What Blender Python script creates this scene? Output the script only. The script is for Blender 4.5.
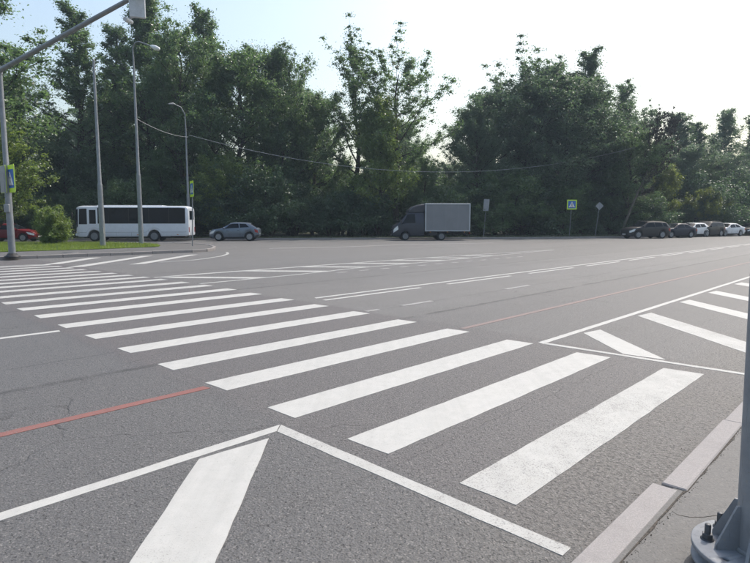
import bpy, math, random
import numpy as np
from mathutils import Vector, Matrix

for o in list(bpy.data.objects):
    bpy.data.objects.remove(o, do_unlink=True)
scene = bpy.context.scene
col = scene.collection
R = math.radians

# ---------------------------------------------------------------- camera
EYE = 1.58                                   # eye height above the road
FPX, HORIZON = 560.0, 222.0                  # focal length and horizon for a 750 px wide picture
PITCH = math.atan((281.5 - HORIZON) / FPX)
cam_data = bpy.data.cameras.new('camera')
cam = bpy.data.objects.new('camera', cam_data)
col.objects.link(cam)
cam.location = (0, 0, EYE)
cam.rotation_euler = (math.pi / 2 - PITCH, 0, 0)
cam_data.sensor_width = 36.0
cam_data.lens = FPX / 750.0 * 36.0
cam_data.clip_start = 0.05
cam_data.clip_end = 5000
scene.camera = cam

# ---------------------------------------------------------------- light
SUN_AZ, SUN_EL = R(46), R(53)                # azimuth from +Y towards +X
world = bpy.data.worlds.new('World')
scene.world = world
world.use_nodes = True
wn = world.node_tree
wn.nodes.clear()
sky = wn.nodes.new('ShaderNodeTexSky')
sky.sky_type = 'NISHITA'
sky.sun_disc = False
sky.sun_elevation = SUN_EL
sky.sun_rotation = SUN_AZ
sky.altitude = 150
sky.air_density = 1.5
sky.dust_density = 4.5
sky.ozone_density = 1.0
bg = wn.nodes.new('ShaderNodeBackground')
bg.inputs['Strength'].default_value = 0.15
wo = wn.nodes.new('ShaderNodeOutputWorld')
wn.links.new(sky.outputs[0], bg.inputs[0])
wn.links.new(bg.outputs[0], wo.inputs[0])

sun_data = bpy.data.lights.new('sun', 'SUN')
sun_data.energy = 2.3
sun_data.angle = R(0.6)
sun_data.color = (1.0, 0.95, 0.87)
sun = bpy.data.objects.new('sun', sun_data)
col.objects.link(sun)
SUN_DIR = Vector((math.sin(SUN_AZ) * math.cos(SUN_EL), math.cos(SUN_AZ) * math.cos(SUN_EL), math.sin(SUN_EL)))
sun.rotation_euler = SUN_DIR.to_track_quat('Z', 'Y').to_euler()
sun.location = SUN_DIR * 100

scene.view_settings.view_transform = 'Standard'
scene.view_settings.look = 'None'
scene.view_settings.gamma = 1.0
scene.view_settings.exposure = 0.55
scene.view_settings.use_curve_mapping = False
scene.cycles.use_adaptive_sampling = True
scene.cycles.adaptive_threshold = 0.03
scene.cycles.max_bounces = 4
scene.cycles.diffuse_bounces = 2
scene.cycles.glossy_bounces = 2
scene.cycles.transmission_bounces = 3
scene.cycles.volume_bounces = 0
scene.cycles.caustics_reflective = False
scene.cycles.caustics_refractive = False

# ---------------------------------------------------------------- surveying helpers
def at(px, py, Y):
    """world point seen at a photo pixel when it stands at distance Y"""
    a = (px - 375) / FPX
    b = -(py - 281.5) / FPX
    dy = math.cos(PITCH) + b * math.sin(PITCH)
    dz = -math.sin(PITCH) + b * math.cos(PITCH)
    t = Y / dy
    return Vector((a * t, Y, EYE + dz * t))

ROAD_A = R(44.2)                             # heading of the avenue from +Y
RU = Vector((math.sin(ROAD_A), math.cos(ROAD_A), 0))
RV = Vector((-math.cos(ROAD_A), math.sin(ROAD_A), 0))
def uv(u, v, z=0.0):
    """avenue coordinates: u along the traffic, v across it, metres from the camera's foot"""
    p = RU * u + RV * v
    return Vector((p.x, p.y, z))

# ---------------------------------------------------------------- mesh helpers
class MB:
    def __init__(s):
        s.v, s.f, s.smooth = [], [], []
    def add(s, verts, faces, smooth=False):
        n = len(s.v)
        s.v += [tuple(p) for p in verts]
        s.f += [tuple(i + n for i in f) for f in faces]
        s.smooth += [smooth] * len(faces)
        return s
    def box(s, c, d, rot=None, bev=0.0):
        hx, hy, hz = d[0] / 2, d[1] / 2, d[2] / 2
        c = Vector(c)
        if bev <= 0:
            vs = [Vector((x * hx, y * hy, z * hz)) for x in (-1, 1) for y in (-1, 1) for z in (-1, 1)]
            fs = [(0, 1, 3, 2), (4, 6, 7, 5), (0, 4, 5, 1), (2, 3, 7, 6), (0, 2, 6, 4), (1, 5, 7, 3)]
        else:
            b = min(bev, hx * .98, hy * .98, hz * .98)
            vs, idx = [], {}
            for x in (-1, 1):
                for y in (-1, 1):
                    for z in (-1, 1):
                        for k in range(3):
                            p = [x * hx, y * hy, z * hz]
                            for j in range(3):
                                if j != k:
                                    p[j] -= (x, y, z)[j] * b
                            idx[(x, y, z, k)] = len(vs)
                            vs.append(Vector(p))
            fs = []
            S = (-1, 1)
            for k in range(3):
                a1, a2 = [(1, 2), (0, 2), (0, 1)][k]
                for sgn in S:
                    q = []
                    for (m, n) in ((-1, -1), (1, -1), (1, 1), (-1, 1)):
                        t = [0, 0, 0]; t[k] = sgn; t[a1] = m; t[a2] = n
                        q.append(idx[(t[0], t[1], t[2], k)])
                    fs.append(tuple(q))
            for k in range(3):
                a1, a2 = [(1, 2), (0, 2), (0, 1)][k]
                for m in S:
                    for n in S:
                        q = []
                        for sg, kk in ((-1, a1), (1, a1), (1, a2), (-1, a2)):
                            t = [0, 0, 0]; t[k] = sg; t[a1] = m; t[a2] = n
                            q.append(idx[(t[0], t[1], t[2], kk)])
                        fs.append(tuple(q))
            for x in S:
                for y in S:
                    for z in S:
                        fs.append(tuple(idx[(x, y, z, k)] for k in range(3)))
        if rot is not None:
            vs = [rot @ p for p in vs]
        return s.add([p + c for p in vs], fs)
    def tube(s, pts, rad, n=8, cap=True, smooth=True):
        pts = [Vector(p) for p in pts]
        if not hasattr(rad, '__len__'):
            rad = [rad] * len(pts)
        t0 = (pts[1] - pts[0]).normalized()
        ref = Vector((1, 0, 0)) if abs(t0.x) < .8 else Vector((0, 1, 0))
        vs, fs = [], []
        for i, p in enumerate(pts):
            t = (pts[min(i + 1, len(pts) - 1)] - pts[max(i - 1, 0)]).normalized()
            a = (ref - t * ref.dot(t)).normalized()
            ref = a
            b = t.cross(a)
            for k in range(n):
                th = 2 * math.pi * k / n
                vs.append(p + (a * math.cos(th) + b * math.sin(th)) * rad[i])
        for i in range(len(pts) - 1):
            for k in range(n):
                k2 = (k + 1) % n
                fs.append((i * n + k, i * n + k2, (i + 1) * n + k2, (i + 1) * n + k))
        s.add(vs, fs, smooth)
        if cap:
            s.add(vs[:n], [tuple(reversed(range(n)))])
            s.add(vs[-n:], [tuple(range(n))])
        return s
    def lathe(s, prof, n=24, axis='z', c=(0, 0, 0), smooth=True):
        """prof: (r, h) pairs revolved about an axis through c"""
        c = Vector(c)
        vs, fs = [], []
        for r, h in prof:
            for k in range(n):
                th = 2 * math.pi * k / n
                x, y = r * math.cos(th), r * math.sin(th)
                vs.append(c + (Vector((x, y, h)) if axis == 'z' else Vector((x, h, y)) if axis == 'y' else Vector((h, x, y))))
        m = len(prof)
        for i in range(m - 1):
            for k in range(n):
                k2 = (k + 1) % n
                fs.append((i * n + k, i * n + k2, (i + 1) * n + k2, (i + 1) * n + k))
        s.add(vs, fs, smooth)
        for i in (0, m - 1):
            if prof[i][0] > 1e-5:
                s.add(vs[i * n:(i + 1) * n], [tuple(range(n)) if i else tuple(reversed(range(n)))])
        return s
    def prism(s, poly, z0, z1):
        n = len(poly)
        vs = [(p[0], p[1], z0) for p in poly] + [(p[0], p[1], z1) for p in poly]
        fs = [tuple(reversed(range(n))), tuple(range(n, 2 * n))]
        fs += [(i, (i + 1) % n, n + (i + 1) % n, n + i) for i in range(n)]
        return s.add(vs, fs)
    def slab(s, pts, off):
        """flat polygon given in space, thickened by the vector off"""
        pts = [Vector(p) for p in pts]
        off = Vector(off)
        n = len(pts)
        vs = pts + [p + off for p in pts]
        fs = [tuple(reversed(range(n))), tuple(range(n, 2 * n))]
        fs += [(i, (i + 1) % n, n + (i + 1) % n, n + i) for i in range(n)]
        return s.add(vs, fs)
    def mesh(s, name, mat):
        me = bpy.data.meshes.new(name)
        me.from_pydata(s.v, [], s.f)
        me.polygons.foreach_set('use_smooth', s.smooth)
        me.update()
        if mat:
            me.materials.append(mat)
        return me
    def build(s, name, mat, parent=None):
        import bmesh
        me = s.mesh(name, mat)
        bm = bmesh.new()
        bm.from_mesh(me)
        bmesh.ops.recalc_face_normals(bm, faces=bm.faces)
        bm.to_mesh(me)
        bm.free()
        return link(name, me, parent)

def link(name, data, parent=None):
    o = bpy.data.objects.new(name, data)
    col.objects.link(o)
    if parent is not None:
        o.parent = parent
    return o

def thing(name, label, cat, loc=(0, 0, 0), rz=0.0, group=None):
    o = link(name, None)
    o.empty_display_size = .3
    o.location = loc
    o.rotation_euler = (0, 0, rz)
    return tag(o, label, cat, group)

def tag(o, label=None, cat=None, group=None, kind=None):
    if label: o['label'] = label
    if cat: o['category'] = cat
    if group: o['group'] = group
    if kind: o['kind'] = kind
    return o

# ---------------------------------------------------------------- materials
class NT:
    def __init__(s, name):
        s.m = bpy.data.materials.new(name)
        s.m.use_nodes = True
        s.t = s.m.node_tree
        s.b = s.t.nodes['Principled BSDF']
        s.out = s.t.nodes['Material Output']
    def n(s, typ, **kw):
        nd = s.t.nodes.new(typ)
        for k, v in kw.items():
            setattr(nd, k, v)
        return nd
    def l(s, a, b):
        s.t.links.new(a, b)
    def coord(s, kind='Object', rot=0.0, scale=(1, 1, 1)):
        c = s.n('ShaderNodeTexCoord')
        m = s.n('ShaderNodeMapping')
        m.inputs['Rotation'].default_value = (0, 0, rot)
        m.inputs['Scale'].default_value = scale
        s.l(c.outputs[kind], m.inputs[0])
        return m.outputs[0]
    def noise(s, vec, scale, detail=4, rough=.55, dist=0.0):
        t = s.n('ShaderNodeTexNoise')
        t.inputs['Scale'].default_value = scale
        t.inputs['Detail'].default_value = detail
        t.inputs['Roughness'].default_value = rough
        t.inputs['Distortion'].default_value = dist
        s.l(vec, t.inputs['Vector'])
        return t.outputs['Fac']
    def voro(s, vec, scale, feature='F1', out='Distance'):
        t = s.n('ShaderNodeTexVoronoi', feature=feature)
        t.inputs['Scale'].default_value = scale
        s.l(vec, t.inputs['Vector'])
        return t.outputs[out]
    def ramp(s, fac, stops):
        r = s.n('ShaderNodeValToRGB')
        e = r.color_ramp.elements
        while len(e) < len(stops):
            e.new(.5)
        for i, (p, c) in enumerate(stops):
            e[i].position = p
            e[i].color = c if len(c) == 4 else (*c, 1)
        s.l(fac, r.inputs[0])
        return r.outputs[0]
    def g(s, fac, a, b):
        return s.ramp(fac, [(a, (0, 0, 0)), (b, (1, 1, 1))])
    def math(s, op, a, b=None, clamp=False):
        m = s.n('ShaderNodeMath', operation=op, use_clamp=clamp)
        for i, v in enumerate((a, b)):
            if v is None: continue
            if isinstance(v, (int, float)): m.inputs[i].default_value = v
            else: s.l(v, m.inputs[i])
        return m.outputs[0]
    def mix(s, fac, a, b, mode='MIX'):
        m = s.n('ShaderNodeMix', data_type='RGBA', blend_type=mode)
        for sock, v in ((m.inputs['Factor'], fac), (m.inputs[6], a), (m.inputs[7], b)):
            if isinstance(v, (int, float)): sock.default_value = v
            elif isinstance(v, tuple): sock.default_value = (*v, 1) if len(v) == 3 else v
            else: s.l(v, sock)
        return m.outputs[2]
    def bump(s, h, strength, dist):
        b = s.n('ShaderNodeBump')
        b.inputs['Strength'].default_value = strength
        b.inputs['Distance'].default_value = dist
        s.l(h, b.inputs['Height'])
        s.l(b.outputs[0], s.b.inputs['Normal'])
    def set(s, base=None, rough=None, metal=None, spec=None):
        for k, v in (('Base Color', base), ('Roughness', rough), ('Metallic', metal), ('Specular IOR Level', spec)):
            if v is None: continue
            if isinstance(v, (int, float)): s.b.inputs[k].default_value = v
            elif isinstance(v, tuple): s.b.inputs[k].default_value = (*v, 1)
            else: s.l(v, s.b.inputs[k])
        return s.m

def plain(name, colr, rough=.5, metal=0.0, dirt=.25, scale=6.0, spec=.5, coat=0.0):
    t = NT(name)
    v = t.coord()
    n = t.noise(v, scale, 5, .6)
    dark = tuple(c * (1 - dirt) for c in colr)
    c = t.mix(t.g(n, .3, .7), dark, colr)
    t.set(c, rough, metal, spec)
    t.b.inputs['Coat Weight'].default_value = coat
    t.b.inputs['Coat Roughness'].default_value = .12
    return t.m

def asphalt(name, avenue=True, base=(.112, .110, .110), rough_k=1.0):
    t = NT(name)
    v = t.coord(rot=ROAD_A)                   # x across the avenue (negated v), y along it
    xyz = t.n('ShaderNodeSeparateXYZ')
    t.l(v, xyz.inputs[0])
    grain = t.voro(v, 95, 'SMOOTH_F1')
    stone = t.voro(v, 120, 'F1', 'Color')
    sep = t.n('ShaderNodeSeparateColor'); t.l(stone, sep.inputs[0])
    fine = t.noise(v, 210, 3, .7)
    coarse = t.noise(v, 46, 3, .6)
    pits = t.math('SUBTRACT', 1.0, t.g(coarse, .345, .42))
    big = t.noise(v, .55, 5, .6)
    huge = t.noise(v, .09, 3, .5)
    sc = t.n('ShaderNodeMapping'); sc.inputs['Scale'].default_value = (1.1, .04, 1)
    t.l(v, sc.inputs[0])
    track = t.noise(sc.outputs[0], 1.0, 4, .6)
    c = t.mix(t.g(big, .25, .75), tuple(x * .86 for x in base), tuple(x * 1.12 for x in base))
    c = t.mix(t.math('MULTIPLY', t.g(track, .35, .68), .5), c, tuple(x * 1.34 for x in base))
    c = t.mix(t.math('MULTIPLY', t.g(huge, .4, .65), .3), c, (base[0] * 1.25, base[1] * 1.2, base[2] * 1.12))
    if avenue:
        V = t.math('MULTIPLY', xyz.outputs[0], -1.0)
        U = xyz.outputs[1]
        wob = t.math('MULTIPLY', t.math('SUBTRACT', t.noise(v, .8, 4, .6), .5), .30)
        def band(src, a, b, soft):
            s1 = t.math('DIVIDE', t.math('SUBTRACT', t.math('ADD', src, wob), a), soft, True)
            s2 = t.math('DIVIDE', t.math('SUBTRACT', b, t.math('ADD', src, wob)), soft, True)
            return t.math('MULTIPLY', s1, s2)
        zone = t.math('MULTIPLY', band(U, 2.42, 7.0, .12), band(V, .3, 27.0, .3))
        c = t.mix(t.math('MULTIPLY', zone, .75), c, (base[0] * .80, base[1] * .74, base[2] * .76))
        left = band(U, -60, 2.62, .1)
        c = t.mix(t.math('MULTIPLY', left, .6), c, (base[0] * .70, base[1] * .725, base[2] * .76))
        c = t.mix(t.math('MULTIPLY', band(V, -2, 6.0, .05), .5), c, (base[0] * .84, base[1] * .83, base[2] * .83))
        c = t.mix(t.math('MULTIPLY', band(V, 11.4, 16.9, .05), .4), c, (base[0] * .86, base[1] * .85, base[2] * .85))
        # long paving seams and ravelled strips
        wob2 = t.math('MULTIPLY', t.math('SUBTRACT', t.noise(v, 2.2, 5, .7), .5), .16)
        vv = t.math('ADD', V, wob2)
        seam = None
        for v0, w, k in ((6.0, .085, 1.0), (11.4, .10, .85), (6.93, .04, .6), (16.9, .08, .6), (21.5, .09, .6), (2.35, .014, .4)):
            d = t.math('ABSOLUTE', t.math('SUBTRACT', vv, v0))
            g = t.math('MULTIPLY', t.math('SUBTRACT', 1.0, t.math('DIVIDE', d, w, True)), k)
            seam = g if seam is None else t.math('MAXIMUM', seam, g)
        seam = t.math('MULTIPLY', seam, t.g(t.noise(v, 1.3, 4, .6), .32, .52))
        # cracks
        wv = t.n('ShaderNodeVectorMath', operation='ADD')
        nz = t.n('ShaderNodeTexNoise'); nz.inputs['Scale'].default_value = 1.7; nz.inputs['Detail'].default_value = 5
        t.l(v, nz.inputs['Vector'])
        scl = t.n('ShaderNodeVectorMath', operation='SCALE'); scl.inputs['Scale'].default_value = .7
        t.l(nz.outputs['Color'], scl.inputs[0]); t.l(v, wv.inputs[0]); t.l(scl.outputs[0], wv.inputs[1])
        ed = t.voro(wv.outputs[0], .33, 'DISTANCE_TO_EDGE')
        crack = t.math('SUBTRACT', 1.0, t.math('DIVIDE', ed, .006, True))
        crack = t.math('MULTIPLY', crack, t.g(t.noise(v, .23, 3, .5), .49, .60))
        crack = t.math('MULTIPLY', t.math('MULTIPLY', crack, .8), t.g(t.noise(v, 3.1, 4, .6), .38, .58))
        lines = t.math('MAXIMUM', seam, crack)
        # patched repairs and oil stains
        oil = t.g(t.noise(v, .9, 5, .65), .60, .72)
        c = t.mix(t.math('MULTIPLY', oil, .32), c, (.06, .058, .058))
    # the stones themselves
    if avenue:
        gut = t.math('MULTIPLY', band(V, .5, 1.95, .5), t.g(t.noise(v, .7, 4, .6), .25, .6))
        c = t.mix(t.math('MULTIPLY', gut, .55), c, (base[0] * 1.22, base[1] * 1.16, base[2] * 1.04))
        lump = t.noise(v, 30, 3, .6)
        rav = t.math('MULTIPLY', t.math('SUBTRACT', 1.0, t.g(lump, .36, .50)), t.math('ADD', t.math('MULTIPLY', gut, .8), .12))
        pits = t.math('MAXIMUM', pits, rav)
    st = t.math('ADD', t.math('MULTIPLY', sep.outputs[0], .34 * rough_k), 1.0 - .19 * rough_k)
    cm = t.n('ShaderNodeCombineColor')
    for i in range(3): t.l(st, cm.inputs[i])
    c = t.mix(1.0, c, cm.outputs[0], 'MULTIPLY')
    c = t.mix(t.math('MULTIPLY', t.g(sep.outputs[1], .88, .94), .22 * rough_k), c, (.42, .40, .38))
    c = t.mix(t.math('MULTIPLY', pits, .75 * rough_k), c, (.030, .029, .029))
    hgt = t.math('SUBTRACT', t.math('ADD', t.math('MULTIPLY', grain, -.8), t.math('MULTIPLY', fine, .35)), t.math('MULTIPLY', pits, .7))
    if avenue:
        c = t.mix(t.math('MULTIPLY', lines, .8), c, (.030, .029, .029))
        hgt = t.math('SUBTRACT', hgt, t.math('MULTIPLY', lines, 1.2))
    t.set(c, .66, 0.0, .5)
    t.bump(hgt, .75 * rough_k, .008)
    return t.m

def paint(name, colr, wear, faded=(.16, .155, .15)):
    t = NT(name)
    v = t.coord()
    n1 = t.noise(v, 105, 4, .75)
    n2 = t.noise(v, 1.6, 4, .6)
    n3 = t.noise(v, 9, 5, .7)
    k = t.math('ADD', t.math('MULTIPLY', n1, .80), t.math('ADD', t.math('MULTIPLY', n2, .22), t.math('MULTIPLY', n3, .13)))
    worn = t.g(k, wear, wear + .12)
    c = t.mix(t.g(n3, .3, .75), colr, tuple(x * .88 for x in colr))
    m2 = t.coord(rot=ROAD_A, scale=(7, .35, 1))
    c = t.mix(t.math('MULTIPLY', t.g(t.noise(m2, 1.0, 5, .65), .45, .75), .45), c, tuple(x * .72 for x in colr))
    c = t.mix(worn, c, faded)
    sp = t.g(t.voro(v, 55), .10, .17)
    c = t.mix(t.math('MULTIPLY', t.math('SUBTRACT', 1.0, sp), .35), c, (.25, .24, .23))
    t.set(c, .65, 0, .4)
    t.bump(t.math('ADD', t.math('MULTIPLY', n1, .6), t.math('MULTIPLY', worn, -.6)), .5, .004)
    return t.m

def concrete(name, colr):
    t = NT(name)
    v = t.coord()
    n1 = t.noise(v, 130, 4, .75)
    n2 = t.noise(v, 6, 5, .65)
    oi = t.n('ShaderNodeObjectInfo')
    c = t.mix(t.g(n1, .35, .65), tuple(x * .72 for x in colr), colr)
    c = t.mix(t.math('MULTIPLY', t.g(n2, .5, .75), .5), c, tuple(x * .62 for x in colr))
    c = t.mix(t.math('MULTIPLY', oi.outputs['Random'], .22), c, tuple(x * .75 for x in colr))
    c = t.mix(t.math('MULTIPLY', t.g(t.voro(v, 85, 'F1'), .0, .12), -1), c, (.1, .1, .1)) if False else c
    t.set(c, .85, 0, .3)
    t.bump(t.math('ADD', n1, n2), .5, .004)
    return t.m

def leaf_mat(name, dark, light, trans, tw=.32, rough=.40):
    t = NT(name)
    a = t.n('ShaderNodeAttribute'); a.attribute_name = 'tint'
    oi = t.n('ShaderNodeObjectInfo')
    k = t.math('ADD', t.math('MULTIPLY', a.outputs['Fac'], .65), t.math('MULTIPLY', oi.outputs['Random'], .35))
    c = t.mix(k, dark, light)
    t.set(c, rough, 0, .8)
    tr = t.n('ShaderNodeBsdfTranslucent')
    tc = t.mix(k, tuple(x * .7 for x in trans), trans)
    t.l(tc, tr.inputs[0])
    ms = t.n('ShaderNodeMixShader')
    ms.inputs[0].default_value = tw
    t.l(t.b.outputs[0], ms.inputs[1]); t.l(tr.outputs[0], ms.inputs[2])
    t.l(ms.outputs[0], t.out.inputs[0])
    return t.m

def bark_mat(name, a, b):
    t = NT(name)
    v = t.coord(scale=(1, 1, .25))
    n = t.noise(v, 9, 6, .7)
    t.set(t.mix(t.g(n, .35, .65), a, b), .9, 0, .2)
    t.bump(n, .8, .03)
    return t.m

def ground_mat(name, a, b, c3):
    t = NT(name)
    v = t.coord()
    c = t.mix(t.g(t.noise(v, 1.1, 6, .65), .35, .65), a, b)
    c = t.mix(t.g(t.noise(v, 7, 5, .7), .55, .7), c, c3)
    t.set(c, .95, 0, .1)
    t.bump(t.noise(v, 18, 5, .7), .8, .05)
    return t.m

M = {}
M['road'] = asphalt('road_asphalt')
M['walk'] = asphalt('footway_asphalt', False, (.088, .086, .085), .38)
M['white'] = paint('white_road_paint', (.445, .442, .425), .655)
M['white_mid'] = paint('white_road_paint_used', (.43, .428, .412), .60)
M['white_worn'] = paint('white_road_paint_worn', (.33, .325, .32), .545)
M['red'] = paint('red_road_paint', (.235, .095, .082), .60)
M['red_worn'] = paint('red_road_paint_worn', (.225, .155, .145), .55)
M['kerb'] = concrete('kerb_stone', (.345, .325, .318))
M['kerb_far'] = concrete('kerb_stone_far', (.30, .28, .27))
M['earth'] = ground_mat('woodland_earth', (.035, .045, .02), (.06, .05, .032), (.05, .075, .02))
M['turf'] = ground_mat('turf', (.09, .14, .025), (.12, .17, .035), (.13, .12, .05))
M['verge'] = ground_mat('verge_turf', (.06, .085, .03), (.10, .105, .055), (.12, .10, .07))
M['pole'] = plain('galvanised_pole', (.25, .265, .28), .5, .2, .25, 5)
M['mast'] = plain('blue_grey_mast_paint', (.27, .285, .315), .45, .1, .18, 9)
M['bolt'] = plain('dark_bolt_steel', (.10, .105, .115), .5, .5, .4, 60)
M['black'] = plain('black_plastic', (.015, .015, .016), .5)
M['sign_grey'] = plain('sign_back_grey', (.30, .31, .32), .5, .3, .2)
M['lime'] = plain('fluorescent_lime_sheet', (.62, .85, .05), .4, 0, .06)
M['blue'] = plain('sign_blue', (.015, .13, .48), .4, 0, .06)
M['signwhite'] = plain('sign_white', (.78, .79, .78), .4, 0, .06)
M['lens'] = plain('lamp_lens', (.75, .76, .74), .15, 0, .05)
M['tyre'] = plain('tyre_rubber', (.022, .022, .023), .8, 0, .3)
M['rim'] = plain('alloy_rim', (.26, .27, .285), .4, .2, .25)
M['steelrim'] = plain('steel_rim', (.21, .215, .22), .5, .1, .3)
M['glass'] = plain('dark_tinted_glass', (.010, .012, .016), .10, 0, .1, 2, .14)
M['headlamp'] = plain('headlamp_glass', (.62, .65, .68), .1, .2, .1)
M['redlamp'] = plain('tail_lamp_red', (.30, .012, .012), .2, 0, .1)
M['trim'] = plain('black_trim', (.025, .026, .028), .6)
M['plate'] = plain('number_plate_white', (.7, .7, .68), .4)
M['chassis'] = plain('chassis_black', (.02, .02, .021), .7)
M['wire'] = plain('cable_grey', (.42, .43, .44), .5)
M['bark'] = bark_mat('dark_bark', (.035, .028, .022), (.085, .07, .055))
M['bark_pale'] = bark_mat('pale_bark', (.09, .08, .065), (.22, .20, .17))
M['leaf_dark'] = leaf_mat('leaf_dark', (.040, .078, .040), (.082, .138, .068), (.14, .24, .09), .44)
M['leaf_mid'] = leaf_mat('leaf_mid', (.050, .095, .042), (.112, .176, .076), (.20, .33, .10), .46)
M['leaf_hazy'] = leaf_mat('leaf_hazy_green', (.055, .092, .058), (.122, .175, .108), (.19, .30, .13), .46)  # haze over the right-hand trees is put into this paler, greyer leaf colour
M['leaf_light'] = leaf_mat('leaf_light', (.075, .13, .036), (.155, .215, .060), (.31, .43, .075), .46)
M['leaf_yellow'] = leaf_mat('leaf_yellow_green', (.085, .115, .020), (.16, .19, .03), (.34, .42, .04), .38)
M['grass'] = leaf_mat('grass_blades', (.08, .13, .02), (.16, .21, .04), (.32, .42, .05), .42)
M['weeds'] = leaf_mat('verge_weeds', (.04, .058, .026), (.08, .095, .045), (.10, .13, .04), .25)

t = NT('blue_grey_mast_paint_used')
v = t.coord()
c = t.mix(t.g(t.noise(v, 5, 6, .7), .35, .7), (.215, .222, .238), (.30, .31, .325))
c = t.mix(t.math('MULTIPLY', t.g(t.noise(v, 28, 6, .75), .56, .70), .55), c, (.33, .30, .26))
c = t.mix(t.math('MULTIPLY', t.g(t.noise(t.coord(scale=(1, 1, .15)), 40, 4, .7), .60, .68), .5), c, (.12, .12, .125))
c = t.mix(t.math('MULTIPLY', t.g(t.noise(v, 70, 3, .6), .70, .74), .8), c, (.16, .075, .035))
t.set(c, .55, 0, .35)
t.bump(t.noise(v, 90, 3, .6), .15, .002)
M['mast'] = t.m

def car_paint(name, c, metal=.0, rough=.32):
    return plain(name, c, rough, metal, .10, 3, .25, .08)

# ================================================================ THE SETTING
FAR_KERB = [(-120, 40.5), (-60, 46.0), (-40, 47.6), (-26, 49.2), (-14, 50.3), (2, 51.6), (12, 53.2), (22, 55.6),
            (30, 58.2), (38, 62.4), (46, 68.0), (56, 77.0), (70, 91.0), (110, 132.0), (180, 204.0)]
WALK_Z, VERGE_Z, ISLE_Z = 0.031, 0.11, 0.12

MB().add([(-2500, -2500, -.06), (2500, -2500, -.06), (2500, 2500, -.06), (-2500, 2500, -.06)], [(0, 1, 2, 3)]) \
    .build('ground', M['earth'])['kind'] = 'structure'

near0, near1 = uv(-90, 1.0), uv(250, 1.0)
road = MB().add([(-120, near0.y, 0), (near0.x, near0.y, 0), (near1.x, near1.y, 0)] + [(x, y, 0) for x, y in reversed(FAR_KERB)],
                [tuple(range(3 + len(FAR_KERB)))]).build('road', M['road'])
road['kind'] = 'structure'

w = [uv(-90, .93), uv(250, .93), uv(250, -7), uv(-90, -7)]
walk = MB().prism([(p.x, p.y) for p in w], -.05, WALK_Z).build('footway', M['walk'])
walk['kind'] = 'structure'

# verge between far kerb and the wood, then woodland floor
back = [(x - 6, y + 90) for x, y in FAR_KERB]
verge = MB().prism(list(FAR_KERB) + list(reversed([(x - 3, y + 9) for x, y in FAR_KERB])), -.05, VERGE_Z).build('verge', M['verge'])
verge['kind'] = 'structure'

random.seed(11)
def irregular(poly, amp, step):
    out = []
    n = len(poly)
    for i in range(n):
        a, b = Vector(poly[i]), Vector(poly[(i + 1) % n])
        L = (b - a).length
        m = max(1, int(L / step))
        d = (b - a) / max(L, 1e-6)
        nr = Vector((-d.y, d.x))
        for k in range(m):
            q = a + (b - a) * (k / m)
            if k: q = q + nr * random.uniform(-amp, amp)
            out.append((q.x, q.y))
    return out

def mark(name, corners, mat='white', top=.0032, amp=.004, step=.16):
    """paint laid on the road: corners in avenue coordinates"""
    poly = [uv(*c).xy for c in corners]
    poly = irregular(poly, amp, step) if amp else poly
    return MB().prism(poly, -.012, top).build(name, M[mat], road)

# zebra crossing across the whole avenue
stripe_v = [1.90, 2.90, 3.90, 4.96, 6.01, 7.14, 8.30, 9.46, 10.70, 11.79, 12.90, 14.0, 15.12, 16.1, 17.05, 18.04, 19.1, 20.14, 21.2, 22.25, 23.3]
for i, vt in enumerate(stripe_v):
    u1 = float(np.interp(vt, [1.9, 4, 7.2, 11.8, 13, 16, 20, 24], [6.45, 6.57, 6.80, 7.06, 7.08, 6.93, 6.6, 6.4]))
    u0 = float(np.interp(vt, [1.9, 13, 24], [2.69, 2.70, 2.62]))
    wd = .385 + random.uniform(-.012, .012)
    mark('crosswalk_stripe', [(u0, vt), (u0 + random.uniform(-.02, .02), vt - wd), (u1 + .03, vt - wd), (u1, vt)],
         'white_mid' if i in (0,) or i > 9 else 'white')

# near hatched zones either side of the crossing
mark('edge_line', [(-40, 3.49), (-40, 3.395), (2.42, 3.395), (2.52, 3.49)])
mark('crossing_border_line', [(2.42, 3.385), (2.42, 1.11), (2.51, 1.11), (2.525, 3.48)], 'white_mid')
for k in range(6):
    s = -2.26 * k
    mark('hatch_stripe', [(1.76 + s, 3.355), (2.30 + s, 3.325), (.12 + s, 1.10), (-.42 + s, 1.10)], top=.0026)
mark('edge_line', [(6.70, 3.515), (6.66, 3.42), (90, 3.42), (90, 3.515)])
mark('crossing_border_line', [(6.66, 3.41), (6.74, 1.15), (6.83, 1.15), (6.75, 3.41)], 'white_mid')
mark('hatch_stripe', [(7.73, 3.36), (8.15, 3.29), (6.86, 2.00), (6.82, 2.47)], top=.0026)
for k, (a, b) in enumerate(((9.80, .52), (12.09, .50), (14.15, .52), (16.6, .6), (18.9, .55), (21.2, .55), (23.5, .55), (25.8, .55), (28.1, .55))):
    mark('hatch_stripe', [(a, 3.34), (a + b, 3.29), (a + b - 2.1, 1.12), (a - 2.18, 1.12)], 'white' if k else 'white_mid', top=.0026)

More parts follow.
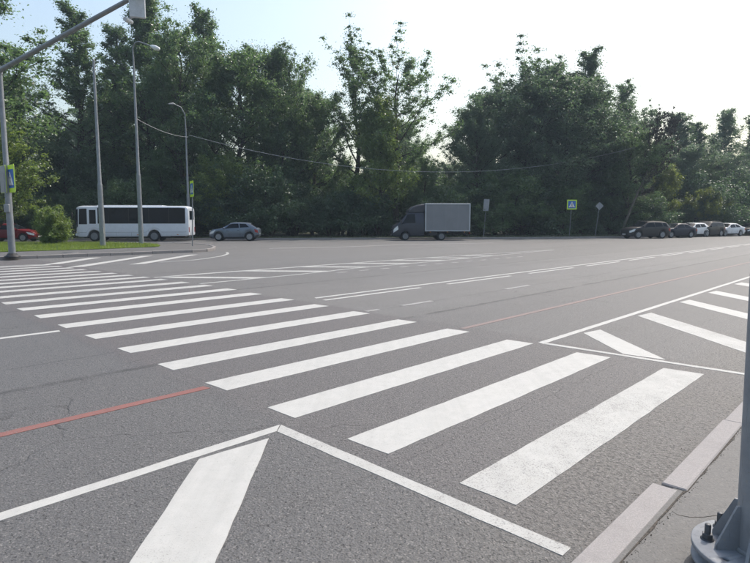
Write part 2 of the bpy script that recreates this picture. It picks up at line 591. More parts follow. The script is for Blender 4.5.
# coloured and lane lines
mark('red_line', [(-30, 4.86), (-30, 4.76), (2.64, 4.76), (2.62, 4.86)], 'red')
mark('red_line', [(6.78, 4.84), (6.80, 4.75), (60, 4.75), (60, 4.84)], 'red_worn')
mark('lane_line', [(-30, 8.96), (-30, 8.84), (2.55, 8.84), (2.57, 8.96)])
mark('centre_line', [(7.46, 9.03), (7.42, 8.92), (70, 8.86), (70, 8.97)])
u0 = 7.36
for k in range(10):
    mark('broken_line', [(u0, 8.65), (u0, 8.54), (u0 + 3.05, 8.54), (u0 + 3.05, 8.65)])
    u0 += 4.15
for a, b in ((6.93, 7.25), (7.9, 8.8), (11.6, 12.7)):
    mark('broken_line', [(a, 7.02), (a, 6.91), (b, 6.91), (b, 7.02)], 'white_worn')
for k in range(12):
    a = 11.7 + k * 1.0
    mark('short_dash', [(a, 13.12), (a, 12.98), (a + .42, 12.98), (a + .42, 13.12)], 'white_worn')

# hatched island painted in the middle of the avenue
mark('island_border', [(7.0, 15.66), (7.0, 15.56), (19, 15.64), (30, 14.95), (30, 15.05), (19, 15.76), (8.2, 15.80)], 'white_mid', .006)
mark('island_border', [(7.1, 13.24), (7.1, 13.12), (10.5, 13.36), (13.2, 13.80), (18, 13.94), (30, 14.90), (30, 14.99), (18, 14.04), (13.2, 13.90), (10.5, 13.46)], 'white_mid', .006)
for a, va, vb in ((7.1, 15.4, 13.35), (9.75, 15.74, 13.5), (12.1, 15.72, 13.8), (14.5, 15.66, 13.85), (16.9, 15.62, 14.0), (19.2, 15.58, 14.2), (21.6, 15.45, 14.35)):
    d = (va - vb) * .82
    mark('island_hatch', [(a, va), (a + d, vb), (a + d + .5, vb + .06), (a + .5, va)], 'white_mid', .0045)
# bars by the far footway and the curved line round its tip
mark('island_border', [(-20, 24.2), (-20, 24.06), (5.9, 23.50), (6.3, 23.40), (6.2, 23.6)], 'white_mid', .006)
for (a, b, c, d) in ((6.25, 23.30, 8.9, 26.3), (6.45, 21.30, 11.1, 25.95), (8.55, 21.1, 13.05, 25.3)):
    mark('hatch_stripe', [(a, b), (a + .55, b - .05), (c + .5, d - .05), (c, d)], 'white', .0045)
pts = [(9.8, 21.5), (11.3, 21.7), (12.2, 22.25), (13.7, 23.4), (14.8, 24.7), (15.2, 25.4), (15.6, 26.1)]
mark('curved_line', pts + [(p[0] + .10, p[1] - .10) for p in reversed(pts)], 'white_mid', .005, .0)
pts = [Vector(p) for p in ((-6.4, 33.9), (-2.2, 35.8), (1.3, 39.0), (4.5, 40.7), (9, 43.0))]
MB().prism([(p.x, p.y) for p in pts] + [(p.x + .08, p.y - .42) for p in reversed(pts)], -.012, .005).build('curved_line', M['white_worn'], road)

# ---------------------------------------------------------------- kerbs, stone by stone
kerb = tag(link('kerb', None), None, None, None, 'structure')
u0 = -8.54
while u0 < 26:
    L = 1.5
    near = abs(u0 - 3.46) < .05
    v0, v1, zt = (.868, 1.005, .042) if near else (.895 - (.02 if u0 > 4 else 0) + random.uniform(-.003, .003), 1.045 - (.035 if u0 > 4 else 0) + random.uniform(-.003, .003), .034 + random.uniform(-.003, .003))
    if u0 > 6:
        zt = min(.14, zt + .035 * (u0 - 6) / 1.5)
    a, b = u0 + .008, u0 + L - .008
    s = MB()
    c = uv((a + b) / 2, (v0 + v1) / 2)
    rot = Matrix.Rotation(math.pi / 2 - ROAD_A + (R(.5) if near else R(random.uniform(-.25, .25))), 3, 'Z')
    s.box((c.x, c.y, (zt - .22) / 2), (b - a, v1 - v0, zt + .22), rot, .007)
    s.build('kerb_stone', M['kerb'], kerb)
    u0 += L

def kerb_run(name, path, top, width=.18, step=1.0, mat='kerb_far'):
    root = tag(link(name, None), None, None, None, 'structure')
    pts = [Vector((p[0], p[1])) for p in path]
    for i in range(len(pts) - 1):
        a, b = pts[i], pts[i + 1]
        L = (b - a).length
        n = max(1, round(L / step))
        ang = math.atan2((b - a).y, (b - a).x)
        for k in range(n):
            c = a + (b - a) * ((k + .5) / n)
            z = top + random.uniform(-.006, .006)
            MB().box((c.x, c.y, (z - .1) / 2), (L / n - .012, width, z + .1), Matrix.Rotation(ang + R(random.uniform(-.3, .3)), 3, 'Z'), .015).build('kerb_stone', M[mat], root)
kerb_run('far_kerb', FAR_KERB[1:12], .15, .18, 2.0)

# traffic island on the left: footway strip, turf and its own kerb
tip = []
f0, f1 = uv(-22, 28.3), uv(13.2, 27.25)
isle_front = [(f0.x, f0.y), (f1.x, f1.y)]
isle_tip = [(-9.55, 29.1), (-9.05, 30.0), (-9.0, 31.0), (-9.6, 33.5), (-11.0, 36.6), (-13.2, 38.8), (-17, 40.2), (-24, 40.8), (-60, 38.0)]
isle = MB().prism(isle_front + isle_tip, -.05, ISLE_Z).build('traffic_island', M['walk'])
isle['kind'] = 'structure'
kerb_run('island_kerb', isle_front + isle_tip, .15, .16, 1.0)
turf_poly = [(-60, 17.5 + 14), (-18.2, 27.2), (-14.9, 30.2), (-13.3, 32.2), (-12.9, 33.4), (-13.4, 35.0), (-15.2, 37.6), (-19, 39.6), (-60, 37.4)]
turf = MB().prism(turf_poly, -.03, ISLE_Z + .035).build('turf', M['turf'])
turf['kind'] = 'structure'

def in_poly(x, y, poly):
    r = False
    j = len(poly) - 1
    for i in range(len(poly)):
        (xi, yi), (xj, yj) = poly[i], poly[j]
        if (yi > y) != (yj > y) and x < (xj - xi) * (y - yi) / (yj - yi) + xi:
            r = not r
        j = i
    return r

def blades(name, pts, z, hmin, hmax, wid, mat, label, cat, seed):
    rg = np.random.default_rng(seed)
    P = np.array(pts)
    n = len(P)
    h = rg.uniform(hmin, hmax, n)
    az = rg.uniform(0, 2 * math.pi, n)
    ln = rg.uniform(.1, .7, n) * h
    la = rg.uniform(0, 2 * math.pi, n)
    c = np.c_[P, np.full(n, z)]
    d = np.c_[np.cos(az), np.sin(az), np.zeros(n)] * wid
    tipv = c + np.c_[np.cos(la) * ln, np.sin(la) * ln, h]
    V = np.empty((n * 3, 3)); V[0::3] = c - d; V[1::3] = c + d; V[2::3] = tipv
    me = bpy.data.meshes.new(name)
    me.vertices.add(n * 3); me.vertices.foreach_set('co', V.ravel())
    me.loops.add(n * 3); me.loops.foreach_set('vertex_index', np.arange(n * 3, dtype=np.int32))
    me.polygons.add(n); me.polygons.foreach_set('loop_start', np.arange(0, n * 3, 3, dtype=np.int32))
    at_ = me.attributes.new('tint', 'FLOAT', 'POINT')
    at_.data.foreach_set('value', np.repeat(rg.uniform(0, 1, n), 3).astype(np.float32))
    me.update(); me.materials.append(mat)
    return tag(link(name, me), label, cat, None, 'stuff')

gp = []
while len(gp) < 26000:
    x, y = random.uniform(-34, -12.5), random.uniform(26, 40)
    if in_poly(x, y, turf_poly): gp.append((x, y))
blades('grass', gp, ISLE_Z + .02, .06, .17, .012, M['grass'], 'short sunlit grass covering the traffic island', 'grass', 3)
vp = []
for _ in range(16000):
    k = random.random() * 8.6 + 1
    i = int(k); a, b = FAR_KERB[i], FAR_KERB[i + 1]; q = k - i
    off = .25 + abs(random.gauss(0, 3.0))
    vp.append((a[0] + (b[0] - a[0]) * q - .3 * off, a[1] + (b[1] - a[1]) * q + .9 * off))
blades('weeds', vp, VERGE_Z - .02, .05, .26, .03, M['weeds'], 'low weedy grass along the far kerb', 'weeds', 4)

# crumbs of soil and grit lying in the joint behind the near kerb
grit = MB()
for _ in range(380):
    u_, v_ = random.uniform(1.5, 6.5), .872 - abs(random.gauss(0, .016)) if random.random() < .85 else random.uniform(1.05, 1.10)
    zz = WALK_Z if v_ < .95 else 0.0
    r = random.uniform(.001, .0030)
    p = uv(u_, v_, zz + r * .4)
    grit.box(p, (r * 2, r * 1.5, r * 1.3), Matrix.Rotation(random.uniform(0, 3), 3, 'Z'))
t = NT('grit_soil'); t.set(t.mix(t.g(t.noise(t.coord(), 60, 2), .4, .6), (.030, .027, .024), (.085, .072, .06)), .95)
tag(grit.build('grit', t.m), 'dark soil crumbs and grit along the near kerb stones', 'grit', None, 'stuff')
soil_edge = [(u_ / 10, .878) for u_ in range(10, 68)]
soil_back = [(u_ / 10 + random.uniform(-.03, .03), .874 - abs(random.gauss(0, .007)) - (.010 if 34 < u_ < 46 else .001)) for u_ in range(67, 9, -1)]
soil = MB().prism([uv(*p).xy for p in soil_edge + soil_back], WALK_Z - .01, WALK_Z + .003)
soil.build('soil_line', t.m, kerb)
crk = [(672, 511), (677, 514.5), (690, 517.2), (704, 517.0), (717, 515.2)]
cp = []
for px_, py_ in crk:
    q = at(px_, py_, 1.0); tt = (WALK_Z + .0015 - EYE) / (q.z - EYE)
    cp.append(Vector((q.x * tt, tt)))
MB().prism([(p.x, p.y + .0016) for p in cp] + [(p.x, p.y - .0016) for p in reversed(cp)], WALK_Z - .01, WALK_Z + .0015).build('crack', t.m, walk)

# ================================================================ TREES
column = lambda t: (.62 + .38 * math.sin(min(1, t * 1.5) * math.pi)) * (1.15 - .75 * t)
def poly_tubes(branches):
    """list of (points Nx3, radii N, sides) -> verts, faces"""
    mb = MB()
    for pts, rad, n in branches:
        mb.tube(pts, rad, n, cap=False)
    return mb

def make_tree(seed, H, base, Rm, rise, nl, nleaf, leaf, bark, profile, clump=.62, lean=0.0, multi=1, droop=0.0, sub=5):
    """returns (wood mesh, crown mesh). profile(t) gives the crown's relative radius, t from crown base 0 to top 1"""
    rg = np.random.default_rng(seed)
    wood, centres, weights = [], [], []
    for stem in range(multi):
        k = 8
        hs = np.linspace(0, 1, k)
        ang = rg.uniform(0, 6.28)
        spread = (0.0 if multi == 1 else Rm * .35)
        wob = np.cumsum(rg.normal(0, H * .011, (k, 2)), 0); wob[0] = 0
        tx = wob[:, 0] + np.cos(ang) * spread * hs + lean * H * hs
        ty = wob[:, 1] + np.sin(ang) * spread * hs
        Hs = H * (1 if stem == 0 else rg.uniform(.8, .95))
        trunk = np.c_[tx, ty, hs * Hs * (.95 if profile is column else .84) - .15]
        r0 = H * .0125 / math.sqrt(multi) + .03
        wood.append((trunk, r0 * (1 - .88 * hs) + .012, 8))
        n = max(4, nl // multi)
        for i in range(n):
            f = (i + rg.uniform(0, .9)) / n
            t = f ** .85
            h = (base + (1 - base) * t * .96)
            p0 = np.array([np.interp(h, hs, trunk[:, 0]), np.interp(h, hs, trunk[:, 1]), np.interp(h, hs, trunk[:, 2])])
            az = i * 2.399 + rg.normal(0, .45)
            L = Rm * profile(t) * rg.uniform(.66, 1.2)
            el = rise + (.95 - rise) * t ** 2 * .8 + rg.normal(0, .14)
            m = 5
            q = [p0]
            a_, e_ = az, el
            for j in range(1, m):
                a_ += rg.normal(0, .18)
                e_ += rg.normal(.05 - droop, .10)
                st = L / math.cos(min(abs(el), 1.05)) ** .6 / (m - 1)
                q.append(q[-1] + st * np.array([math.cos(a_) * math.cos(e_), math.sin(a_) * math.cos(e_), math.sin(e_)]))
            q = np.array(q)
            rb = max(.018, r0 * (1 - h) * .55)
            wood.append((q, np.linspace(rb, .012, m), 5))
            for j in range(2, m):
                centres.append(q[j]); weights.append(1.0)
                centres.append((q[j] + q[j - 1]) / 2); weights.append(.7)
            for s in range(sub):
                w_ = rg.uniform(.25, 1.0) * (m - 1)
                j = min(int(w_), m - 2)
                b0 = q[j] + (q[j + 1] - q[j]) * (w_ - j)
                a2, e2 = az + rg.choice([-1, 1]) * rg.uniform(.4, 1.3), el + rg.uniform(-.3, .5) - droop * 2
                l2 = L * rg.uniform(.25, .48)
                b1 = b0 + l2 * .55 * np.array([math.cos(a2) * math.cos(e2), math.sin(a2) * math.cos(e2), math.sin(e2)])
                e2 += .2 - droop * 3
                b2 = b1 + l2 * .5 * np.array([math.cos(a2) * math.cos(e2), math.sin(a2) * math.cos(e2), math.sin(e2)])
                wood.append((np.array([b0, b1, b2]), np.array([rb * .4, rb * .25, .008]), 3))
                for b, wt in ((b1, .8), (b2, 1.1)):
                    centres.append(b); weights.append(wt)
    wm = poly_tubes(wood).mesh('wood', bark)
    C = np.array(centres); W = np.array(weights); W = W * rg.uniform(.3, 1.7, len(W)); W /= W.sum()
    idx = rg.choice(len(C), nleaf, p=W)
    cr = rg.uniform(.65, 1.35, len(C)) * clump
    d = rg.normal(0, 1, (nleaf, 3)); d /= np.linalg.norm(d, axis=1)[:, None]
    rr = np.minimum(np.abs(rg.normal(0, .60, nleaf)), rg.uniform(.9, 1.25, nleaf))
    off = d * (rr * cr[idx])[:, None]; off[:, 2] *= .72
    if droop > 0: off[:, 2] -= rg.uniform(0, droop * 5, nleaf)
    c = C[idx] + off
    c[:, 2] = np.maximum(c[:, 2], .08)
    nrm = d * .55 + rg.normal(0, .55, (nleaf, 3)); nrm[:, 2] += .45
    nrm /= np.linalg.norm(nrm, axis=1)[:, None]
    ref = rg.normal(0, 1, (nleaf, 3))
    t1 = np.cross(nrm, ref); t1 /= np.linalg.norm(t1, axis=1)[:, None]
    t2 = np.cross(nrm, t1)
    s = (leaf * rg.uniform(.6, 1.3, nleaf) * (1.12 - .35 * rr))[:, None]
    V = np.empty((nleaf * 4, 3))
    V[0::4] = c - t1 * s; V[1::4] = c - t2 * s * .55 + t1 * s * .1; V[2::4] = c + t1 * s; V[3::4] = c + t2 * s * .55 + t1 * s * .1
    me = bpy.data.meshes.new('crown')
    me.vertices.add(nleaf * 4); me.vertices.foreach_set('co', V.ravel())
    me.loops.add(nleaf * 4); me.loops.foreach_set('vertex_index', np.arange(nleaf * 4, dtype=np.int32))
    me.polygons.add(nleaf); me.polygons.foreach_set('loop_start', np.arange(0, nleaf * 4, 4, dtype=np.int32))
    tint = np.clip(rg.uniform(0, 1, len(C))[idx] * .6 + rg.uniform(0, .4, nleaf), 0, 1)
    at_ = me.attributes.new('tint', 'FLOAT', 'POINT')
    at_.data.foreach_set('value', np.repeat(tint, 4).astype(np.float32))
    me.update()
    me.materials.append(M['leaf_mid'])
    ztop = float(np.percentile(V[:, 2], 99.93))
    return wm, me, ztop

dome = lambda t: (max(0.0, 1 - (1.0 * t - .30) ** 2 * 1.75)) ** .6 * (.98 if t < .92 else .6)
openc = lambda t: .50 + .55 * math.sin(t * math.pi * .9)
shrubp = lambda t: (1 - t ** 2 * .75)
cone = lambda t: 1.05 - .8 * t

KINDS = {}
def kind(name, *a, **k):
    KINDS[name] = make_tree(*a, **k)
#     name       seed  H   base  Rm  rise  nl  nleaf leaf
kind('poplar_a', 1, 24, .14, 3.9, .62, 74, 59400, 0.0966, M['bark'], column, .62, sub=6)
kind('poplar_b', 2, 23, .16, 3.6, .62, 58, 35100, 0.0966, M['bark'], column, .62, sub=6)
kind('broad_a', 3, 18, .14, 4.9, .35, 52, 70200, 0.0966, M['bark'], dome, .78)
kind('broad_b', 4, 17, .18, 4.6, .42, 46, 62100, 0.0966, M['bark'], dome, .76)
kind('broad_c', 5, 19, .12, 4.4, .50, 50, 64800, 0.0966, M['bark'], dome, .76)
kind('open_a', 6, 20, .28, 4.3, .62, 24, 24300, 0.0924, M['bark'], openc, .62, sub=6)
kind('open_b', 7, 19, .30, 4.6, .55, 22, 27000, 0.0924, M['bark'], openc, .66, sub=6)
kind('open_c', 8, 17, .34, 3.6, .70, 22, 18900, 0.0924, M['bark_pale'], openc, .56, sub=6)
kind('slim_a', 9, 18, .18, 2.9, .66, 54, 25650, 0.0924, M['bark'], column, .58, sub=6)
kind('shrub_a', 10, 5.5, .01, 2.9, .30, 44, 29700, 0.0882, M['bark'], shrubp, .62, multi=4)
kind('shrub_b', 11, 4.5, .01, 2.6, .22, 40, 27000, 0.0882, M['bark'], shrubp, .58, multi=4)
kind('young_a', 12, 9, .08, 3.4, .40, 36, 40500, 0.0840, M['bark'], dome, .60)
kind('young_b', 13, 10, .10, 3.0, .55, 34, 35100, 0.0840, M['bark'], cone, .58)
kind('droop_a', 14, 6.5, .25, 3.4, .30, 18, 13500, 0.0882, M['bark'], openc, .45, droop=.10)
kind('bush', 15, 2.6, .01, 1.05, .35, 70, 34000, .052, M['bark'], lambda t: math.sqrt(max(.12, 1 - (t * 1.62 - .72) ** 2)), .32, multi=5)

rot_rng = random.Random(5)
def tree(kindname, name, label, px, top, Y, leafm, cat='tree', group=None, wide=1.0, z=VERGE_Z, rot=None):
    """stand a tree at the ground point below photo column px at distance Y, its tip reaching row top"""
    wm, cm, zt = KINDS[kindname]
    p = at(px, top, Y)
    g = at(px, HORIZON, Y)
    sc = (p.z - z) / zt
    o = thing(name, label, cat, (g.x, Y, z), rot_rng.uniform(0, 6.28) if rot is None else rot, group)
    wx = wide * min(1.25, max(.8, sc)) if cat == 'tree' else wide * sc
    o.scale = (wx, wx, sc)
    tr = link('trunk', wm, o)
    cr = link('crown', cm, o)
    cr.material_slots[0].link = 'OBJECT'
    cr.material_slots[0].material = M[leafm]
    return o

# the front of the wood, tree by tree from left to right
T = [
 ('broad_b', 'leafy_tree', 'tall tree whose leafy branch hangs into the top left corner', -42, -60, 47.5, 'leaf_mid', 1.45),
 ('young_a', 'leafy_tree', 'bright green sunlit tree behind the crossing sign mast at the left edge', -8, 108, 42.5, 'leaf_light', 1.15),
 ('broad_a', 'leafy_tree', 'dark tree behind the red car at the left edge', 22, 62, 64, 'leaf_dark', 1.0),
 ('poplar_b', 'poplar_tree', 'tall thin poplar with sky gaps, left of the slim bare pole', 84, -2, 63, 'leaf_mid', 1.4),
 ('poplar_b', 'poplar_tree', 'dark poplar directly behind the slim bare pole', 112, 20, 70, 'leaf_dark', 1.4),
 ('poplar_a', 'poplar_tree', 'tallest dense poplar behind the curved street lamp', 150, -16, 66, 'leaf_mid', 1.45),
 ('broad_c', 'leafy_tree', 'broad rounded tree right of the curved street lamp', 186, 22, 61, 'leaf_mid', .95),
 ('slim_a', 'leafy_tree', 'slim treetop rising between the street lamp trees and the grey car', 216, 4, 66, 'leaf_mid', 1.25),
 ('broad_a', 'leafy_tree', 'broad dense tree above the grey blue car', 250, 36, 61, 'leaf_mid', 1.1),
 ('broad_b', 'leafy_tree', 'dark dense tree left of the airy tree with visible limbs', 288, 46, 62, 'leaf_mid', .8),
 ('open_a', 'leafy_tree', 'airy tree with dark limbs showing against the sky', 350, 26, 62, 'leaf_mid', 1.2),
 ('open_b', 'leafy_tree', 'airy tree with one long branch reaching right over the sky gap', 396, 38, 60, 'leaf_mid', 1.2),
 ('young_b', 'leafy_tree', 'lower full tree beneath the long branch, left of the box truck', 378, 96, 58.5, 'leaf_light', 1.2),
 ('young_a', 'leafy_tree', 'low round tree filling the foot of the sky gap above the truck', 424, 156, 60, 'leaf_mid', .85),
 ('broad_c', 'leafy_tree', 'tree rising on the right of the sky gap above the box truck', 474, 100, 61, 'leaf_hazy', .9),
 ('broad_a', 'leafy_tree', 'dense dark tree above the leaning rectangular sign post', 494, 78, 63, 'leaf_hazy', 1.1),
 ('open_b', 'leafy_tree', 'tall loose topped tree left of the far crossing sign', 532, 48, 64, 'leaf_hazy', 1.35),
 ('broad_b', 'leafy_tree', 'dense tree directly above the far crossing sign', 560, 76, 62, 'leaf_hazy', 1.15),
 ('broad_a', 'leafy_tree', 'full crowned tree behind the rectangular sign and the crossing sign', 512, 70, 66, 'leaf_hazy', 1.25),
 ('broad_c', 'leafy_tree', 'full crowned tree filling the skyline left of the narrow poplars', 548, 60, 68, 'leaf_hazy', 1.2),
 ('broad_b', 'leafy_tree', 'rounded tree below the tallest narrow poplar above the signs', 580, 82, 64, 'leaf_hazy', 1.1),
 ('broad_c', 'leafy_tree', 'rounded hazy grey green tree behind the dark blue and white parked cars', 684, 142, 74, 'leaf_hazy', 1.2),
 ('broad_a', 'leafy_tree', 'rounded hazy grey green tree behind the white sedan at the right', 728, 146, 78, 'leaf_hazy', 1.2),
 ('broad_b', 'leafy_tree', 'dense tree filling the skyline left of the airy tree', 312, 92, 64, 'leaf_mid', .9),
 ('slim_a', 'poplar_tree', 'narrow dark poplar standing tallest above the diamond sign', 594, 50, 66, 'leaf_hazy', 1.3),
 ('slim_a', 'poplar_tree', 'shorter narrow poplar just right of the tallest narrow one', 612, 82, 66, 'leaf_hazy', 1.15),
 ('open_c', 'leafy_tree', 'thin topped tree with sparse leaves above the brown car', 640, 98, 68, 'leaf_hazy', 1.0),
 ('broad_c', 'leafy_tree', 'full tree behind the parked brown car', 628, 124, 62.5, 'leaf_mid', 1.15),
 ('slim_a', 'poplar_tree', 'slender upright tree above the dark blue parked car', 670, 110, 78, 'leaf_hazy', 1.6),
 ('slim_a', 'poplar_tree', 'slender upright tree left of the small sky notch on the right', 690, 120, 80, 'leaf_hazy', 1.3),
 ('slim_a', 'poplar_tree', 'slender forked tree right of the small sky notch', 712, 109, 84, 'leaf_hazy', 1.3),
 ('open_c', 'poplar_tree', 'upright tree with thin gaps at the right edge above the white sedan', 740, 104, 86, 'leaf_hazy', 1.5),
 ('slim_a', 'poplar_tree', 'last upright tree cut by the right edge of the photo', 764, 104, 88, 'leaf_hazy', 1.6),
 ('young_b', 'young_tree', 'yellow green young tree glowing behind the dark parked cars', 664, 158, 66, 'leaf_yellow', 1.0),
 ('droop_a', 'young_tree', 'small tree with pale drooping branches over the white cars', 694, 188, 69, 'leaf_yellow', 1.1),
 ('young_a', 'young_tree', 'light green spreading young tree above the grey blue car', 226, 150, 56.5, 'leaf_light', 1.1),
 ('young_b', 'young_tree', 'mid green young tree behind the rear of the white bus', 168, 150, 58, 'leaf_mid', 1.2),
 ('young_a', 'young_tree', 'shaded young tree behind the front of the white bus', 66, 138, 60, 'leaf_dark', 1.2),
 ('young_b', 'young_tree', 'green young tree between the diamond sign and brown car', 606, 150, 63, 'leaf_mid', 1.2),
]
for kn, nm, lb, px, top, Y, lm, wd in T:
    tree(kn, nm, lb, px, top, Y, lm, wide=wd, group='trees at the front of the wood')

# one tree has tipped over to the right and leans across its neighbours
lt = tree('open_c', 'leaning_tree', 'thin tree leaning to the right with bare dark stem above the brown car', 621, 96, 61.5, 'leaf_hazy', wide=.8, group='trees at the front of the wood')
lt.rotation_euler = (0, R(19), 0)
lt.children[0].material_slots[0].link = 'OBJECT'
lt.children[0].material_slots[0].material = M['bark']

# deeper rows of the same wood
rr = random.Random(21)
sky_px = [-140, 40, 60, 160, 240, 300, 318, 345, 400, 416, 440, 460, 500, 560, 620, 640, 690, 702, 712, 750, 900]
sky_py = [70, 95, 100, 50, 62, 75, 118, 100, 105, 162, 160, 112, 95, 85, 100, 128, 136, 158, 142, 140, 145]
for row, Y in enumerate((70, 79, 90)):
    n = (15, 13, 11)[row]
    for i in range(n):
        px = -120 + (i + rr.uniform(.15, .85)) * 1000 / n
        top = float(np.interp(px, sky_px, sky_py)) + rr.uniform(0, 22)
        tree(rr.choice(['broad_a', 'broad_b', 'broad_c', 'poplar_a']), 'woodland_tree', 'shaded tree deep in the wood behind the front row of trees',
             px, top, Y + rr.uniform(-3, 3) + max(0, px - 560) * .06, rr.choice(['leaf_dark', 'leaf_dark', 'leaf_mid', 'leaf_hazy']), group='trees deep in the wood', wide=rr.uniform(.9, 1.2))
# undergrowth closing the foot of the wood
for row, (Yo, n) in enumerate(((6.5, 32), (11.5, 24), (17, 18), (25, 22))):
    for i in range(n):
        x = -52 + (i + rr.uniform(.1, .9)) * 118 / n
        ky = float(np.interp(x, [p[0] for p in FAR_KERB], [p[1] for p in FAR_KERB]))
        Y = ky + Yo + rr.uniform(-1.2, 1.2)
        px = 375 + x / Y * FPX
        top = rr.uniform(168, 196) - row * 7
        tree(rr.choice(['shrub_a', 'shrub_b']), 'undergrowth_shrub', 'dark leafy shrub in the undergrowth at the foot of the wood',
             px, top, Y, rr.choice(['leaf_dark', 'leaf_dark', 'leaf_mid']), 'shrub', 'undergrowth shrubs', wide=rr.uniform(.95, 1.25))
tree('bush', 'bush', 'rounded green bush on the grass in front of the red car', 54, 205, 37.0, 'leaf_light', 'bush', wide=1.05, z=ISLE_Z + .03)

# ================================================================ VEHICLES
class Shell:
    """body lofted along its length; local +X is the front"""
    def __init__(s, L, W, top, belt, plan, sill, wheels, arch, roof_w=.78, roof_z=1.5, boxy=False):
        s.L, s.W, s.top_, s.belt_, s.plan_, s.sill, s.wheels, s.arch = L, W, top, belt, plan, sill, wheels, arch
        s.roof_w, s.roof_z, s.boxy = roof_w, roof_z, boxy
    def it(s, tab, x):
        return float(np.interp(x, [p[0] for p in tab], [p[1] for p in tab]))
    def ring(s, x):
        w = s.W / 2 * s.it(s.plan_, x)
        b, t = s.it(s.belt_, x), s.it(s.top_, x)
        t = max(t, b + .015)
        z0 = s.it(s.sill, x)
        for xw, zw in s.wheels:
            d = s.arch ** 2 - (x - xw) ** 2
            if d > 0: z0 = max(z0, zw + math.sqrt(d))
        b = max(b, z0 + .05); t = max(t, b + .015)
        k = min(1.0, (t - b) / max(.05, s.roof_z - b))
        wr = w * (.97 - (.97 - s.roof_w) * k)
        if s.boxy:
            return [(0, z0), (w * .97, z0), (w, z0 + .06), (w, (z0 + b) / 2), (w * .995, b), (wr, t - .14), (wr - .07, t - .03), (wr - .22, t), (0, t + .03)]
        return [(0, z0), (w * .92, z0), (w * .975, z0 + .12 * (b - z0)), (w, z0 + .58 * (b - z0)), (w * .972, b), (wr, t - .07 * k - .008), (wr - .09 * k - .02, t - .015 * k), (wr * .5, t + .008), (0, t + .014)]
    def pt(s, x, q, side=1):
        r = s.ring(x)
        i = min(int(q), len(r) - 2)
        f = q - i
        return Vector((x, side * (r[i][0] + (r[i + 1][0] - r[i][0]) * f), r[i][1] + (r[i + 1][1] - r[i][1]) * f))
    def body(s, n=72):
        mb = MB()
        xs = np.linspace(-s.L / 2, s.L / 2, n)
        vs, m = [], None
        for x in xs:
            r = s.ring(float(x))
            full = [(-y, z) for y, z in reversed(r[1:-1])]
            loop = [(y, z) for y, z in r] + [(-y, z) for y, z in reversed(r[1:-1])]
            m = len(loop)
            vs += [(float(x), y, z) for y, z in loop]
        fs = []
        for i in range(n - 1):
            for k in range(m):
                k2 = (k + 1) % m
                fs.append((i * m + k, i * m + k2, (i + 1) * m + k2, (i + 1) * m + k))
        mb.add(vs, fs, True)
        mb.add(vs[:m], [tuple(range(m))]); mb.add(vs[-m:], [tuple(reversed(range(m)))])
        return mb
    def patch(s, corners, sides=(1, -1), off=.007, nu=8, nv=4, mb=None):
        """corners: four (x, q) on the shell, laid as a skin just outside it"""
        mb = mb or MB()
        (x00, q00), (x10, q10), (x11, q11), (x01, q01) = corners
        for side in sides:
            P = []
            for j in range(nv + 1):
                for i in range(nu + 1):
                    a, b = i / nu, j / nv
                    x = (x00 * (1 - a) + x10 * a) * (1 - b) + (x01 * (1 - a) + x11 * a) * b
                    q = (q00 * (1 - a) + q10 * a) * (1 - b) + (q01 * (1 - a) + q11 * a) * b
                    e = .02
                    p = s.pt(x, q, side)
                    dx = s.pt(min(s.L / 2, x + e), q, side) - s.pt(max(-s.L / 2, x - e), q, side)
                    dq = s.pt(x, min(len(s.ring(x)) - 1.001, q + e), side) - s.pt(x, max(0, q - e), side)
                    nn = dx.cross(dq)
                    if nn.length < 1e-9: nn = Vector((0, side, 0))
                    nn.normalize()
                    ctr = Vector((x * .6, 0, .75))
                    if nn.dot(p - ctr) < 0: nn = -nn
                    P.append(p + nn * off)
            fs = [(j * (nu + 1) + i, j * (nu + 1) + i + 1, (j + 1) * (nu + 1) + i + 1, (j + 1) * (nu + 1) + i) for j in range(nv) for i in range(nu)]
            mb.add(P, fs, True)
        return mb

def wheel(parent, x, y, r, w, rimmat, spokes=5, dual=False):
    s = 1 if y > 0 else -1
    tyre = MB().lathe([(r * .62, -w / 2), (r * .93, -w / 2), (r, -w * .34), (r, w * .34), (r * .93, w / 2), (r * .62, w / 2)], 24, 'y', (x, y, r))
    t_ = tyre.build('wheel', M['tyre'], parent)
    rb = MB().lathe([(r * .68, s * w * .49), (r * .66, s * w * .53), (r * .60, s * w * .54), (r * .55, s * w * .508), (r * .20, s * w * .508), (r * .15, s * w * .55), (.001, s * w * .56)], 20, 'y', (x, y, r))
    for k in range(spokes):
        th = 2 * math.pi * k / spokes + .3
        c = Vector((x + math.cos(th) * r * .36, y + s * w * .53, r + math.sin(th) * r * .36))
        rb.box(c, (r * .46, w * .10, r * .13), Matrix.Rotation(-th, 3, 'Y'))
    rb.build('rim', rimmat, t_)

